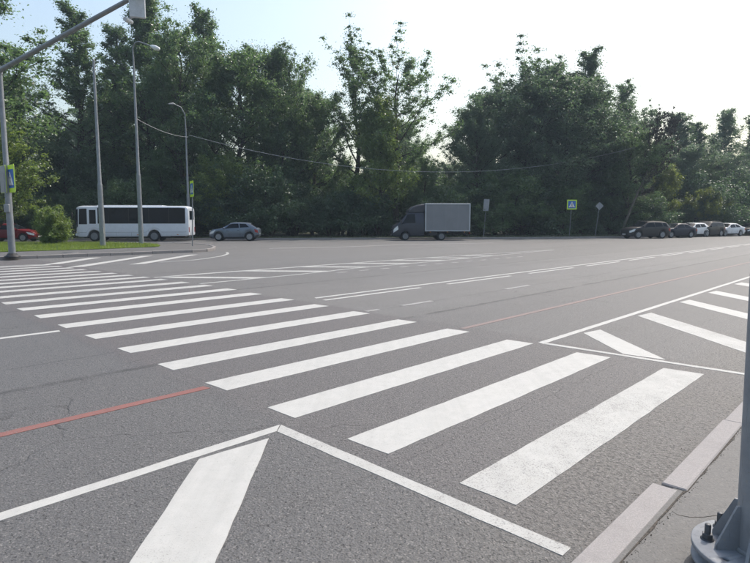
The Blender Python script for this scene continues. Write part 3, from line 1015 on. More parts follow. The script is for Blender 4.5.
def car(name, label, loc, heading, paintm, L, W, H, wb, front_o, top, belt, sidewin, windscreen, rearwin, r=.33, roofbars=False, rim='rim', roof_w=.78, cladding=False, seams=(.35, -.55), lampq=(2.9, 3.7)):
    root = thing(name, label, 'car', loc, heading, 'cars parked along the kerb')
    fx = L / 2 - front_o
    wh = [(fx, r), (fx - wb, r)]
    plan = [(-L / 2, .80), (-L / 2 + .12, .90), (-L / 2 + .5, .975), (-L * .1, 1), (L * .18, 1), (L / 2 - .75, .965), (L / 2 - .28, .86), (L / 2 - .08, .70), (L / 2, .55)]
    sill = [(-L / 2, .42), (-L / 2 + .25, .27), (-L / 2 + .7, .21), (L / 2 - .7, .20), (L / 2 - .2, .24), (L / 2, .34)]
    sh = Shell(L, W, top, belt, plan, sill, wh, r + .055, roof_w, H)
    body = sh.body().build('body', paintm, root)
    for q in sidewin:                                     # (x rear low, x front low, x front high, x rear high)
        for sd in (1, -1):
            sh.patch([(q[0], 4.10), (q[1], 4.10), (q[2], 4.90), (q[3], 4.90)], (sd,)).build('side_window', M['glass'], root)
    a, b = windscreen
    sh.patch([(a, 5.05), (b, 5.25), (b, 8), (a, 8)], nu=6, nv=6).build('windscreen', M['glass'], root)
    a, b = rearwin
    sh.patch([(a, 5.25), (b, 5.05), (b, 8), (a, 8)], nu=6, nv=6).build('rear_window', M['glass'], root)
    for sd in (1, -1):
        sh.patch([(L / 2 - .62, lampq[0] + .35), (L / 2 - .10, lampq[0]), (L / 2 - .10, lampq[1]), (L / 2 - .55, lampq[1] + .1)], (sd,)).build('headlight', M['headlamp'], root)
        sh.patch([(-L / 2 + .06, 2.9), (-L / 2 + .30, 3.1), (-L / 2 + .36, 3.85), (-L / 2 + .08, 3.8)], (sd,)).build('tail_light', M['redlamp'], root)
        mx = windscreen[0] - .18
        p = sh.pt(mx, 4.2, sd)
        MB().box(p + Vector((0, sd * .10, .05)), (.12, .17, .13), None, .035).build('mirror', paintm, root)
    for x in seams:
        for sd in (1, -1):
            sh.patch([(x - .007, 1.6), (x + .007, 1.6), (x + .007, 4.0), (x - .007, 4.0)], (sd,), .004, 1, 6).build('door_seam', M['trim'], root)
            p = sh.pt(x + .16, 3.55, sd)
            MB().box(p + Vector((0, sd * .018, 0)), (.17, .03, .03), None, .008).build('door_handle', M['trim'] if cladding else paintm, root)
    lo = sh.patch([(fx - wb + r + .1, 1.0), (fx - r - .1, 1.0), (fx - r - .1, 2.1), (fx - wb + r + .1, 2.1)], off=.006)
    sh.patch([(-L / 2 + .02, 1.0), (-L / 2 + .30, 1.0), (-L / 2 + .30, 2.3), (-L / 2 + .02, 2.3)], mb=lo, off=.006)
    sh.patch([(L / 2 - .30, 1.0), (L / 2 - .03, 1.0), (L / 2 - .03, 2.2), (L / 2 - .30, 2.2)], mb=lo, off=.006)
    lo.build('lower_trim', M['trim'], root)
    if roofbars:
        rb = MB()
        for sd in (1, -1):
            z = H + .035
            y = sd * W / 2 * roof_w * .86
            rb.tube([(-L * .30, y, z - .05), (-L * .27, y, z), (L * .06, y, z), (L * .09, y, z - .06)], .018, 6)
        rb.build('roof_bars', M['trim'], root)
    MB().box((L / 2 - .03, 0, .50), (.06, W * .48, .20), None, .02).build('grille', M['trim'], root)
    MB().box((L / 2 + .006, 0, .42), (.012, .50, .11)).build('number_plate', M['plate'], root)
    MB().box((-L / 2 - .004, 0, .62), (.012, .50, .11)).build('number_plate', M['plate'], root)
    tw = .215
    for xw, _ in wh:
        for sd in (1, -1):
            wheel(root, xw, sd * (W / 2 - tw / 2 - .025), r, tw, M[rim])
    return root

def crossover(name, label, loc, heading, pm, **k):
    L, H = 4.15, 1.57
    return car(name, label, loc, heading, pm, L, 1.77, H, 2.55, .83,
        [(-2.08, .92), (-2.02, 1.02), (-1.78, 1.20), (-1.40, 1.46), (-1.10, 1.53), (-.5, 1.565), (.05, 1.555), (.28, 1.50), (.95, 1.10), (1.12, 1.045), (1.7, .96), (1.95, .84), (2.08, .66)],
        [(-2.08, .88), (-1.9, 1.00), (-1.4, 1.13), (-.4, 1.05), (.6, 1.00), (1.1, .98), (1.7, .90), (1.95, .80), (2.08, .62)],
        [(-.46, .78, .34, -.40), (-1.30, -.54, -.48, -1.02)], (.95, .30), (-1.92, -1.42), .35, **k)
def suv(name, label, loc, heading, pm, **k):
    L, H = 4.6, 1.66
    return car(name, label, loc, heading, pm, L, 1.84, H, 2.66, .93,
        [(-2.3, .95), (-2.24, 1.08), (-2.05, 1.30), (-1.80, 1.56), (-1.5, 1.62), (-.6, 1.66), (.1, 1.64), (.32, 1.58), (1.05, 1.15), (1.2, 1.10), (1.95, 1.00), (2.2, .84), (2.3, .66)],
        [(-2.3, .90), (-2.1, 1.04), (-1.5, 1.12), (-.4, 1.06), (.6, 1.03), (1.2, 1.02), (1.95, .93), (2.2, .80), (2.3, .62)],
        [(-.40, .86, .38, -.36), (-1.30, -.48, -.44, -1.22), (-1.92, -1.38, -1.30, -1.72)], (1.05, .34), (-2.18, -1.80), .36, roofbars=True, roof_w=.80, **k)
def sedan(name, label, loc, heading, pm, **k):
    L, H = 4.5, 1.46
    return car(name, label, loc, heading, pm, L, 1.76, H, 2.62, .90,
        [(-2.25, .86), (-2.18, .98), (-1.95, 1.03), (-1.62, 1.06), (-1.0, 1.38), (-.7, 1.44), (-.1, 1.46), (.25, 1.41), (1.0, 1.00), (1.15, .965), (1.9, .86), (2.15, .74), (2.25, .58)],
        [(-2.25, .82), (-2.1, .92), (-1.6, .99), (-.4, .94), (.6, .91), (1.1, .90), (1.9, .80), (2.15, .70), (2.25, .54)],
        [(-.38, .80, .34, -.34), (-1.28, -.46, -.42, -.95)], (1.0, .28), (-1.60, -1.02), .32, roof_w=.76, **k)
def hatch(name, label, loc, heading, pm, **k):
    L, H = 4.1, 1.50
    return car(name, label, loc, heading, pm, L, 1.74, H, 2.52, .82,
        [(-2.05, .92), (-1.98, 1.02), (-1.85, 1.14), (-1.50, 1.42), (-1.1, 1.48), (-.3, 1.50), (.2, 1.46), (.95, 1.04), (1.1, 1.00), (1.7, .90), (1.95, .78), (2.05, .60)],
        [(-2.05, .86), (-1.85, .98), (-1.3, 1.02), (-.4, .97), (.6, .94), (1.1, .93), (1.7, .84), (1.95, .74), (2.05, .56)],
        [(-.40, .76, .30, -.36), (-1.36, -.48, -.44, -1.20)], (.95, .24), (-1.84, -1.50), .32, **k)

P_greyblue = car_paint('grey_blue_car_paint', (.15, .18, .22), .5, .30)
P_brown = car_paint('brown_grey_car_paint', (.042, .039, .039), .1)
P_navy = car_paint('dark_blue_car_paint', (.012, .016, .030), .0)
P_white = car_paint('white_car_paint', (.70, .71, .72), 0, .35)
P_black = car_paint('black_car_paint', (.009, .0095, .012), .0)
P_red = car_paint('red_car_paint', (.17, .012, .016), .0)
P_cab = car_paint('dark_grey_cab_paint', (.050, .053, .066), .2)

PI = math.pi
g = at(233.5, HORIZON, 47.3)
crossover('parked_car', 'grey blue compact crossover parked alone behind the white bus', (g.x, 47.8, 0), PI + R(4), P_greyblue, cladding=True)
g = at(8, HORIZON, 45.5)
sedan('parked_car', 'red sedan half hidden behind the round bush at the left edge', (g.x, 45.8, 0), R(3), P_red, seams=(.35, -.5))
suv('parked_car', 'dark brown estate car at the front of the right hand row', (26.2, 54.6, 0), PI + R(13), P_brown, seams=(.42, -.45))
sedan('parked_car', 'dark blue low car just behind the brown estate car', (30.4, 57.0, 0), PI + R(20), P_navy)
hatch('parked_car', 'white hatchback showing between the dark blue and black cars', (33.7, 60.0, 0), PI + R(27), P_white)
suv('parked_car', 'black tall car between the white hatchback and the white sedan', (36.2, 61.4, 0), PI + R(30), P_black)
sedan('parked_car', 'white sedan with dark windows near the right edge', (39.6, 63.4, 0), PI + R(24), P_white)
sedan('parked_car', 'dark car cut off by the right edge behind the white sedan', (44.6, 66.6, 0), PI + R(30), P_black)

# ---- white bus -------------------------------------------------------------
g = at(134.5, HORIZON, 46.8)
bus = thing('bus', 'white midsize bus with dark windows parked behind the grass island', 'bus', (g.x, 47.3, 0), PI + R(5.0))
BL, BW, BH = 8.95, 2.38, 2.92
wh = [(BL / 2 - 1.42, .42), (BL / 2 - 1.42 - 4.75, .42)]
sh = Shell(BL, BW, [(-4.475, 2.70), (-4.40, 2.82), (-4.2, 2.88), (-3.8, 2.90), (3.9, 2.90), (4.2, 2.86), (4.40, 2.78), (4.475, 1.3)],
           [(-4.475, 1.50), (4.475, 1.45)] if False else [(-4.475, 1.45), (4.3, 1.45), (4.42, 1.25), (4.475, 1.05)],
           [(-4.475, .93), (-4.40, .97), (-4.2, 1), (4.0, 1), (4.3, .97), (4.42, .92), (4.475, .86)],
           [(-4.475, .50), (-4.2, .40), (4.2, .36), (4.475, .46)], wh, .52, .955, 2.9, True)
P_bus = car_paint('white_bus_paint', (.66, .69, .73), 0, .4)
sh.body(110).build('body', P_bus, bus)
for x0, x1 in ((-4.20, -2.95), (-2.91, -1.35), (-1.31, .25), (.29, 1.85), (1.89, 2.70)):
    for sd in (1, -1):
        sh.patch([(x0, 4.03), (x1, 4.03), (x1, 4.97), (x0, 4.97)], (sd,), .012).build('side_window', M['glass'], bus)
for sd in (1, -1):
    sh.patch([(-4.24, 4.0), (2.72, 4.0), (2.72, 4.99), (-4.24, 4.99)], (sd,), .006, 40).build('window_band', M['chassis'], bus)
    sh.patch([(3.56, 3.9), (4.22, 3.9), (4.16, 4.93), (3.56, 4.93)], (sd,)).build('side_window', M['glass'], bus)
sh.patch([(2.78, 2.7), (3.46, 2.7), (3.46, 4.93), (2.78, 4.93)], (-1,)).build('door', P_bus, bus)
for sd in (1, -1):
    sh.patch([(2.86, 3.95), (3.38, 3.95), (3.38, 4.85), (2.86, 4.85)], (sd,), .014).build('door_window', M['glass'], bus)
for sd in (1, -1):
    sh.patch([(4.30, 3.6), (4.425, 3.6), (4.40, 4.95), (4.26, 4.95)], (sd,)).build('windscreen', M['glass'], bus)
MB().box((BL / 2 - .02, 0, 1.95), (.12, 2.0, 1.25), Matrix.Rotation(R(-3), 3, 'Y'), .05).build('windscreen', M['glass'], bus)
MB().box((-BL / 2 + .01, 0, 2.15), (.08, 1.4, .75), None, .03).build('rear_window', M['glass'], bus)
sh.patch([(-4.30, 2.62), (4.2, 2.62), (4.2, 2.67), (-4.30, 2.67)], off=.005, nu=60, nv=1).build('body_seam', M['sign_grey'], bus)
sh.patch([(-4.2, 1.05), (-3.0, 1.05), (-3.0, 1.5), (-4.2, 1.5)], off=.006).build('skirt_panel', plain('dull_red_skirt', (.22, .09, .075), .6), bus)
for sd in (1, -1):
    sh.patch([(4.20, 2.35), (4.44, 2.35), (4.44, 2.75), (4.20, 2.75)], (sd,)).build('headlight', M['headlamp'], bus)
    MB().box((-BL / 2 - .005, sd * .98, .95), (.05, .14, .42), None, .015).build('tail_light', M['redlamp'], bus)
    MB().tube([(4.25, sd * 1.15, 2.62), (4.55, sd * 1.33, 2.55), (4.60, sd * 1.36, 2.35)], .018, 6).box((4.60, sd * 1.37, 2.12), (.08, .20, .40), None, .03).build('mirror', M['black'], bus)
MB().box((.3, 0, 2.935), (5.2, 1.5, .06), None, .02).build('roof_panel', P_bus, bus)
MB().box((BL / 2 + .02, 0, .55), (.16, 2.15, .22), None, .05).build('bumper', P_bus, bus)
MB().box((0, 0, .42), (8.2, 1.2, .28)).build('chassis', M['chassis'], bus)
for xw, _ in wh:
    for sd in (1, -1):
        wheel(bus, xw, sd * (BW / 2 - .17), .42, .27, M['steelrim'], 6)

for sd in (1, -1):
    for x0, x1 in ((-1.25, -.35), (.1, 1.3)):
        for x in (x0, x1):
            sh.patch([(x - .008, 1.3), (x + .008, 1.3), (x + .008, 2.62), (x - .008, 2.62)], (sd,), .005, 1, 3).build('hatch_seam', M['sign_grey'], bus)
    for x in (-3.6, -.4, 2.2):
        p = sh.pt(x, 2.2, sd)
        MB().box(p + Vector((0, sd * .012, 0)), (.12, .02, .05)).build('side_reflector', plain('amber_reflector', (.5, .18, .01), .3), bus)

# ---- box truck --------------------------------------------------------------
g = at(430, HORIZON, 49.0)
truck = thing('box_truck', 'dark grey cab truck with plain pale grey cargo box', 'truck', (g.x, 49.6, 0), PI + R(5))
TL = 6.75
wh = [(TL / 2 - 1.12, .35), (TL / 2 - 1.12 - 3.15, .35)]
CX0 = TL / 2 - 2.75                               # rear wall of the cab
cab = Shell(2.75, 1.98, [(-1.375, 2.45), (-.2, 2.46), (.10, 2.36), (.82, 1.52), (.92, 1.42), (1.20, 1.22), (1.33, .98), (1.375, .72)],
            [(-1.375, 1.42), (.3, 1.38), (.90, 1.30), (1.20, 1.12), (1.33, .90), (1.375, .62)],
            [(-1.375, 1), (.5, 1), (.95, .96), (1.2, .88), (1.33, .76), (1.375, .62)],
            [(-1.375, .36), (1.0, .32), (1.375, .38)], [(2.75 / 2 - 1.12, .35)], .42, .84, 2.45)
cabroot = cab.body(60).build('cab', P_cab, truck)
cabroot.location = (TL / 2 - 1.375, 0, 0)
def cabpart(mb, name, mat): 
    o = mb.build(name, mat, cabroot); return o
for sd in (1, -1):
    cabpart(cab.patch([(-.62, 4.1), (.66, 4.1), (.10, 4.9), (-.58, 4.9)], (sd,)), 'side_window', M['glass'])
cabpart(cab.patch([(.80, 5.1), (.14, 5.2), (.14, 8), (.80, 8)], nu=6, nv=6), 'windscreen', M['glass'])
for sd in (1, -1):
    cabpart(cab.patch([(.86, 3.15), (1.28, 2.7), (1.28, 3.65), (.92, 3.95)], (sd,)), 'headlight', M['headlamp'])
    m = MB().tube([(.62, sd * .98, 1.45), (.66, sd * 1.16, 1.50)], .02, 6).box((.67, sd * 1.19, 1.58), (.09, .20, .36), None, .03)
    cabpart(m, 'mirror', M['trim'])
sm = cab.patch([(-.68, 1.6), (-.665, 1.6), (-.665, 4.0), (-.68, 4.0)], off=.004, nu=1, nv=6)
cab.patch([(.62, 3.0), (.635, 3.0), (.635, 4.0), (.62, 4.0)], off=.004, nu=1, nv=6, mb=sm)
cabpart(sm, 'door_seam', M['trim'])
cabpart(cab.patch([(-.62, 3.52), (-.44, 3.52), (-.44, 3.62), (-.62, 3.62)], off=.018, nu=2, nv=1), 'door_handle', M['trim'])
cabpart(MB().box((1.36, 0, .50), (.10, 1.5, .26), None, .04), 'bumper', M['trim'])
cabpart(MB().box((1.30, 0, .90), (.12, .9, .20), Matrix.Rotation(R(-25), 3, 'Y'), .03), 'grille', M['trim'])
# roof deflector
d = MB()
prof = [(-1.36, 2.44), (.02, 2.42), (-.06, 2.56), (-.42, 2.86), (-.95, 3.02), (-1.36, 3.04)]
n = len(prof)
vs = []
for y, k in ((-.86, .0), (-.72, .06), (.72, .06), (.86, .0)):
    vs += [(x - (0 if k else .05), y, z + (k if z > 2.5 else 0)) for x, z in prof]
fs = []
for j in range(3):
    for i in range(n):
        i2 = (i + 1) % n
        fs.append((j * n + i, j * n + i2, (j + 1) * n + i2, (j + 1) * n + i))
fs += [tuple(range(n)), tuple(range(3 * n, 4 * n))]
cabpart(d.add(vs, fs), 'roof_deflector', P_cab)
# cargo box
bx0, bx1 = -TL / 2 - .02, CX0 - .06
bz0, bz1 = .78, 3.16
P_box = plain('pale_grey_box_panel', (.215, .22, .23), .55, 0, .14, 1.2)
boxo = MB().box(((bx0 + bx1) / 2, 0, (bz0 + bz1) / 2), (bx1 - bx0, 2.12, bz1 - bz0), None, .02).build('cargo_box', P_box, truck)
P_edge = plain('aluminium_edge', (.42, .44, .46), .4, .2, .1)
for sd in (1, -1):
    for z in (bz0 + .04, bz1 - .04):
        MB().box(((bx0 + bx1) / 2, sd * 1.065, z), (bx1 - bx0 + .02, .03, .09), None, .008).build('edge_rail', P_edge, boxo)
    for x in (bx0 + .05, bx1 - .05):
        MB().box((x, sd * 1.066, (bz0 + bz1) / 2), (.11, .03, bz1 - bz0 - .185), None, .008).build('corner_post', P_edge, boxo)
MB().box(((bx0 + bx1) / 2, 0, bz1 + .018), (bx1 - bx0, 2.1, .03), None, .01).build('roof_sheet', P_edge, boxo)
for sd in (1, -1):
    MB().box((bx0 - .012, sd * .52, (bz0 + bz1) / 2), (.03, .98, bz1 - bz0 - .2), None, .008).build('rear_door', P_box, boxo)
    MB().box((bx0 + .02, sd * .85, .62), (.05, .30, .12), None, .01).build('tail_light', M['redlamp'], truck)
for sd in (1, -1):
    for x in (-2.3, -1.25, -.2):
        MB().box((x, sd * 1.0625, (bz0 + bz1) / 2), (.014, .006, bz1 - bz0 - .2)).build('panel_seam', M['sign_grey'], boxo)
    for x in (-2.9, -1.4, .1):
        MB().box((x, sd * 1.05, bz0 - .06), (.10, .03, .05)).build('marker_lamp', plain('amber_lens', (.5, .18, .01), .3), truck)
ch = MB()
for sd in (1, -1):
    ch.box((-.55, sd * .42, .60), (5.3, .09, .20))
ch.box((bx0 + .12, 0, .45), (.08, 1.9, .12))
for x in (-2.9, -1.8, -.4, .4): ch.box((x, 0, .70), (.08, 2.0, .12))
ch.build('chassis', M['chassis'], truck)
MB().box((-.15, -.82, .56), (.85, .40, .36), None, .06).build('fuel_tank', M['chassis'], truck)
MB().box((-.15, .82, .56), (.75, .36, .30), None, .05).build('tool_box', M['chassis'], truck)
for sd in (1, -1):
    wheel(truck, wh[0][0], sd * .86, .35, .22, M['steelrim'], 6)
    wheel(truck, wh[1][0], sd * .88, .35, .22, M['steelrim'], 6)
    wheel(truck, wh[1][0], sd * .62, .35, .22, M['steelrim'], 6)
    MB().box((wh[1][0], sd * .80, .755), (.85, .45, .03)).build('mudguard', M['chassis'], truck)

# ================================================================ STREET FURNITURE
def flange_base(root, r, z0=0.0, mat='black'):
    MB().lathe([(r, z0), (r, z0 + .05), (r * .8, z0 + .06), (r * .55, z0 + .16), (.001, z0 + .16)], 16).build('base', M[mat], root)

def crossing_sign(parent, c, normal, size, border=.12, pole_side=None):
    """lime board with blue square, white triangle and walking figure; normal is horizontal"""
    nrm = Vector(normal).normalized()
    tx = Vector((0, 0, 1)).cross(nrm).normalized()
    up = Vector((0, 0, 1))
    c = Vector(c)
    def q(pts, off, th, nm, mat, par):
        P = [c + tx * x + up * y + nrm * off for x, y in pts]
        return MB().slab(P, nrm * th).build(nm, M[mat], par)
    def rr_(w, h, r, n=4):
        out = []
        for sx, sy, a0 in ((1, 1, 0), (-1, 1, 90), (-1, -1, 180), (1, -1, 270)):
            for k in range(n + 1):
                a = R(a0 + 90 * k / n)
                out.append((sx * (w / 2 - r) + math.cos(a) * r, sy * (h / 2 - r) + math.sin(a) * r))
        return out
    w, h = size
    panel = q(rr_(w, h, .05), 0, .012, 'sign_panel', 'lime', parent)
    q(rr_(w * .97, h * .97, .05), -.013, .012, 'sign_back', 'sign_grey', parent)
    s = min(w, h) * (1 - border * 2)
    b = q(rr_(s, s * (1.0 if abs(w - h) < .01 else 1.0), .03), .0125, .003, 'blue_field', 'blue', panel)
    k = s * .46
    q([(-k * .92, -k * .78), (k * .92, -k * .78), (0, k * .86)], .016, .003, 'white_triangle', 'signwhite', panel)
    m = s / .9
    fig = MB()
    def bar(a, b2, wd):
        a, b2 = Vector(a) * m, Vector(b2) * m
        d_ = (b2 - a).normalized(); nn = Vector((-d_.y, d_.x)) * wd * m / 2
        P = [c + tx * p.x + up * p.y + nrm * .0195 for p in (a - nn, b2 - nn, b2 + nn, a + nn)]
        fig.slab(P, nrm * .002)
    bar((0, -.02), (.01, .13), .055); bar((.0, -.02), (.09, -.26), .035); bar((0, -.02), (-.10, -.26), .035)
    bar((.01, .12), (.085, .0), .025); bar((.01, .12), (-.075, .02), .025)
    hd = [(math.cos(R(a)) * .032 * m + .012 * m, math.sin(R(a)) * .032 * m + .18 * m) for a in range(0, 360, 45)]
    fig.slab([c + tx * x + up * y + nrm * .0195 for x, y in hd], nrm * .002)
    for yy in (-.30, -.335): bar((-.22, yy), (.22, yy), .018)
    fig.build('walking_figure', M['black'], panel)

# mast on the left island with its long arm over the avenue
gz = ISLE_Z + .0
b = at(12.5, 257.5, 23.4); b.z = gz
arm_mast = thing('signal_mast', 'grey mast with long arm reaching over the avenue at the left edge', 'mast', (b.x, b.y, gz))
topz = at(3, 69, b.y).z - gz
flange_base(arm_mast, .30)
MB().tube([(0, 0, .02), (0, 0, topz * .45)], [.135, .12], 14).build('lower_pole', M['pole'], arm_mast)
MB().tube([(0, 0, topz * .45), (0, 0, topz * .46), (0, 0, topz)], [.125, .105, .085], 14).build('upper_pole', M['pole'], arm_mast)
ae = at(150, -12, 16.4) - Vector((b.x, b.y, gz))
a0 = Vector((0, 0, topz - .05))
MB().tube([a0 - (ae - a0).normalized() * .12, a0 + (ae - a0) * .3, a0 + (ae - a0) * .65, ae], [.095, .088, .075, .060], 12).tube([(0, 0, topz - .20), (0, 0, topz + .06)], .105, 12).build('arm', M['pole'], arm_mast)
MB().box((0.0, -.14, 3.62 - 1.6), (.22, .10, .34), None, .02).build('cable_box', M['sign_grey'], arm_mast)
sg = thing('crossing_sign', 'lime bordered blue crossing sign on the left mast, facing the avenue', 'sign', (b.x, b.y, gz))
zc = at(12, 179, b.y).z - gz
off = Vector((.20, -.20, 0))
crossing_sign(sg, Vector((.245, -.16, zc)), -RU + RV * -.10, (.92, 1.12), .09)
MB().tube([(.05, -.05, zc + .25), (.25, -.15, zc + .25)], .02, 6).tube([(.05, -.05, zc - .25), (.25, -.15, zc - .25)], .02, 6).build('bracket', M['sign_grey'], sg)
sg = thing('crossing_sign', 'crossing sign turned away, showing its grey back left of the left mast', 'sign', (b.x, b.y, gz))
crossing_sign(sg, Vector((-.25, .12, zc)), RU, (.92, 1.12), .09)
MB().tube([(-.05, .03, zc + .25), (-.25, .10, zc + .25)], .02, 6).build('bracket', M['sign_grey'], sg)

# signal head hung from the arm
hp = at(137, .5, 17.0)
head = thing('traffic_signal', 'pale signal head hanging from the mast arm at the top', 'signal', hp)
yaw = math.atan2(RU.y, RU.x)
rot = Matrix.Rotation(yaw + R(62), 3, 'Z')
MB().box((0, 0, .02), (.10, .44, 1.0), rot, .02).build('backboard', plain('pale_signal_board', (.62, .64, .66), .5), head)
MB().box(rot @ Vector((.12, .02, .05)), (.16, .26, .86), rot, .03).build('housing', M['sign_grey'], head)
for k in range(3):
    c = rot @ Vector((.20, .02, .05 + (k - 1) * .28))
    ax = rot @ Vector((1, 0, 0))
    MB().tube([c, c + ax * .14], [.10, .105], 12, cap=False).build('visor', M['black'], head)
MB().tube([(0, 0, .45), (0, 0, at(137, -10, 17.0).z - hp.z + .25)], .03, 8).build('hanger', M['pole'], head)
lp = at(128.5, 20.5, 17.0) - hp
ax = (rot @ Vector((-1, .35, -.12))).normalized()
MB().tube([lp - ax * .22, lp - ax * .2, lp + ax * .12, lp + ax * .22], [.03, .06, .075, .06], 12).tube([lp + Vector((0, 0, .05)), Vector((0, 0, -.42))], .025, 6).build('camera_housing', plain('camera_white', (.60, .62, .62), .4), head)

# slim bare pole and curved street lamp
def stepped_pole(name, label, cat, px, base_py, Y, z, top_py, r0, step_py):
    g_ = at(px, base_py, Y)
    o = thing(name, label, cat, (g_.x, Y, z))
    tz = at(px, top_py, Y).z - z
    sz = at(px, step_py, Y).z - z
    MB().tube([(0, 0, -.1), (0, 0, sz)], [r0, r0 * .86], 12).build('lower_pole', M['pole'], o)
    MB().tube([(0, 0, sz), (0, 0, sz + .12), (0, 0, tz)], [r0 * .84, r0 * .66, r0 * .40], 12).build('upper_pole', M['pole'], o)
    return o, tz, g_
o, tz, g2 = stepped_pole('bare_pole', 'slim bare grey pole in front of the front of the bus', 'pole', 103, 246.5, 33.8, ISLE_Z, 60, .165, 185)
MB().lathe([(.07, tz), (.05, tz + .05), (.001, tz + .07)], 10).build('cap', M['pole'], o)
MB().box((.13, -.10, .95), (.04, .12, .36)).build('hatch_door', M['sign_grey'], o)
o, tz, g3 = stepped_pole('street_lamp', 'tall grey street lamp with curved neck over the middle of the bus', 'street lamp', 141.5, 244.5, 36.8, ISLE_Z, 72, .155, 175)
P3 = Vector((g3.x, 36.8, ISLE_Z))
nk = [at(132.0, 72, 36.8), at(131.6, 58, 36.8), at(132.5, 48, 36.7), at(135, 42.5, 36.6), at(138.5, 41.5, 36.5), at(146, 44, 36.3), at(151, 46, 36.2)]
nk = [p - P3 for p in nk]
nk[0].x = nk[1].x = 0.0
shift = nk[2].x + .02
nk = [Vector((0, 0, nk[0].z - .02)), Vector((0, 0, nk[1].z))] + [Vector((p.x - nk[2].x + .03, p.y, p.z)) for p in nk[2:]]
MB().tube(nk, [.062, .055, .05, .045, .042, .04, .04], 10).build('curved_neck', M['pole'], o)
e = nk[-1]
dr = (nk[-1] - nk[-2]).normalized()
hm = MB().tube([e - dr * .05, e + dr * .08, e + dr * .30, e + dr * .58, e + dr * .66], [.05, .11, .15, .12, .03], 12)
lh = hm.build('lamp_head', M['lens'], o)
MB().lathe([(.001, -.11), (.10, -.09), (.13, -.02), (.13, .0)], 12, 'z', e + dr * .34 + Vector((0, 0, -.06))).build('lamp_glass', M['lens'], lh)

# lamp post behind the bus
o, tz, g4 = stepped_pole('street_lamp', 'thin grey lamp post behind the rear of the bus', 'street lamp', 189.5, 238, 51.4, VERGE_Z, 128, .16, 195)
P4 = Vector((g4.x, 51.4, VERGE_Z))
MB().tube([(0, 0, tz - .05), (0, -.1, tz + 1.2), (-.25, -.3, tz + 1.75), (-.7, -.6, tz + 1.95)], [.06, .05, .045, .04], 8).build('curved_neck', M['pole'], o)
MB().tube([(-.66, -.57, tz + 1.95), (-.8, -.68, tz + 1.98), (-1.15, -.9, tz + 1.92)], [.04, .10, .05], 10).build('lamp_head', M['sign_grey'], o)

# inspection cover in the island footway
mc = at(70, 253.6, 26.6)
cov = thing('manhole_cover', 'round dark inspection cover set in the island footway', 'manhole cover', (mc.x, 26.6, ISLE_Z))
MB().lathe([(.36, -.03), (.36, .006), (.001, .006)], 28).build('frame', M['kerb_far'], cov)
MB().lathe([(.30, -.02), (.30, .012), (.001, .012)], 28).build('lid', M['bolt'], cov)

# cables
def cable(label, a, b_, sag, r=.016):
    pts = [a + (b_ - a) * (i / 24) - Vector((0, 0, sag * 4 * (i / 24) * (1 - i / 24))) for i in range(25)]
    c0 = pts[0]
    mb = MB().tube([p - c0 for p in pts], r, 6)
    o_ = mb.build('overhead_cable', M['wire'])
    o_.location = c0
    tag(o_, label, 'cable')
A = at(189, 135, 51.3); B = at(640, 146, 61.2)
cable('overhead cable sagging from the thin lamp post to the trees on the right', A, B, 3.0, .02)
cable('overhead cable between the curved street lamp and the thin lamp post', at(137, 119, 36.8), at(188, 137, 51.3), .25, .018)

# crossing sign on the tip of the island, seen obliquely
g5 = at(192.5, 246, 34.4)
o = thing('crossing_sign', 'lime edged crossing sign on thin post at the tip of the grass island', 'sign', (g5.x, 34.4, ISLE_Z))
zt = at(192, 181, 34.4).z - ISLE_Z
MB().tube([(0, 0, -.1), (.13, 0, zt)], .034, 8).build('post', M['pole'], o)
crossing_sign(o, Vector((.13, 0, zt - .47)) - RU * .055, -RU + RV * .24, (.80, .96), .09)
# far signs
g6 = at(570, 237.5, 57.0)
o = thing('crossing_sign', 'square lime bordered crossing sign across the avenue before the wood', 'sign', (g6.x, 57.0, VERGE_Z))
zt = at(571, 200, 57.0).z - VERGE_Z
MB().tube([(-.08, 0, -.1), (.06, 0, zt)], .032, 8).build('post', M['pole'], o)
crossing_sign(o, Vector((.05, -.05, zt - .46)), (-.05, -1, 0), (.98, .98), .12)
g7 = at(595, 237.5, 57.6)
o = thing('road_sign', 'grey back of a diamond sign on a leaning post', 'sign', (g7.x, 57.6, VERGE_Z))
zt = at(598, 206, 57.6).z - VERGE_Z
MB().tube([(0, 0, -.1), (.34, 0, zt + .3)], .032, 8).build('post', M['pole'], o)
MB().slab([(.31 - .42, -.05, zt), (.31, -.05, zt - .42), (.31 + .42, -.05, zt), (.31, -.05, zt + .42)], (0, -.012, 0)).build('sign_panel', M['sign_grey'], o)
MB().box((.31, -.055, zt), (.05, .02, .5)).build('bracket', M['pole'], o)
g8 = at(483.5, 237.5, 55.5)
o = thing('road_sign', 'grey back of an upright rectangular sign right of the box truck', 'sign', (g8.x, 55.5, VERGE_Z))
zt = at(486, 205, 55.5).z - VERGE_Z
MB().tube([(0, 0, -.1), (.22, 0, zt + .5)], .032, 8).build('post', M['pole'], o)
MB().box((.2, -.06, zt), (.55, .015, 1.15), Matrix.Rotation(R(4), 3, 'Y'), .004).build('sign_panel', M['sign_grey'], o)
MB().box((.2, -.045, zt), (.5, .02, .05)).build('bracket', M['pole'], o)

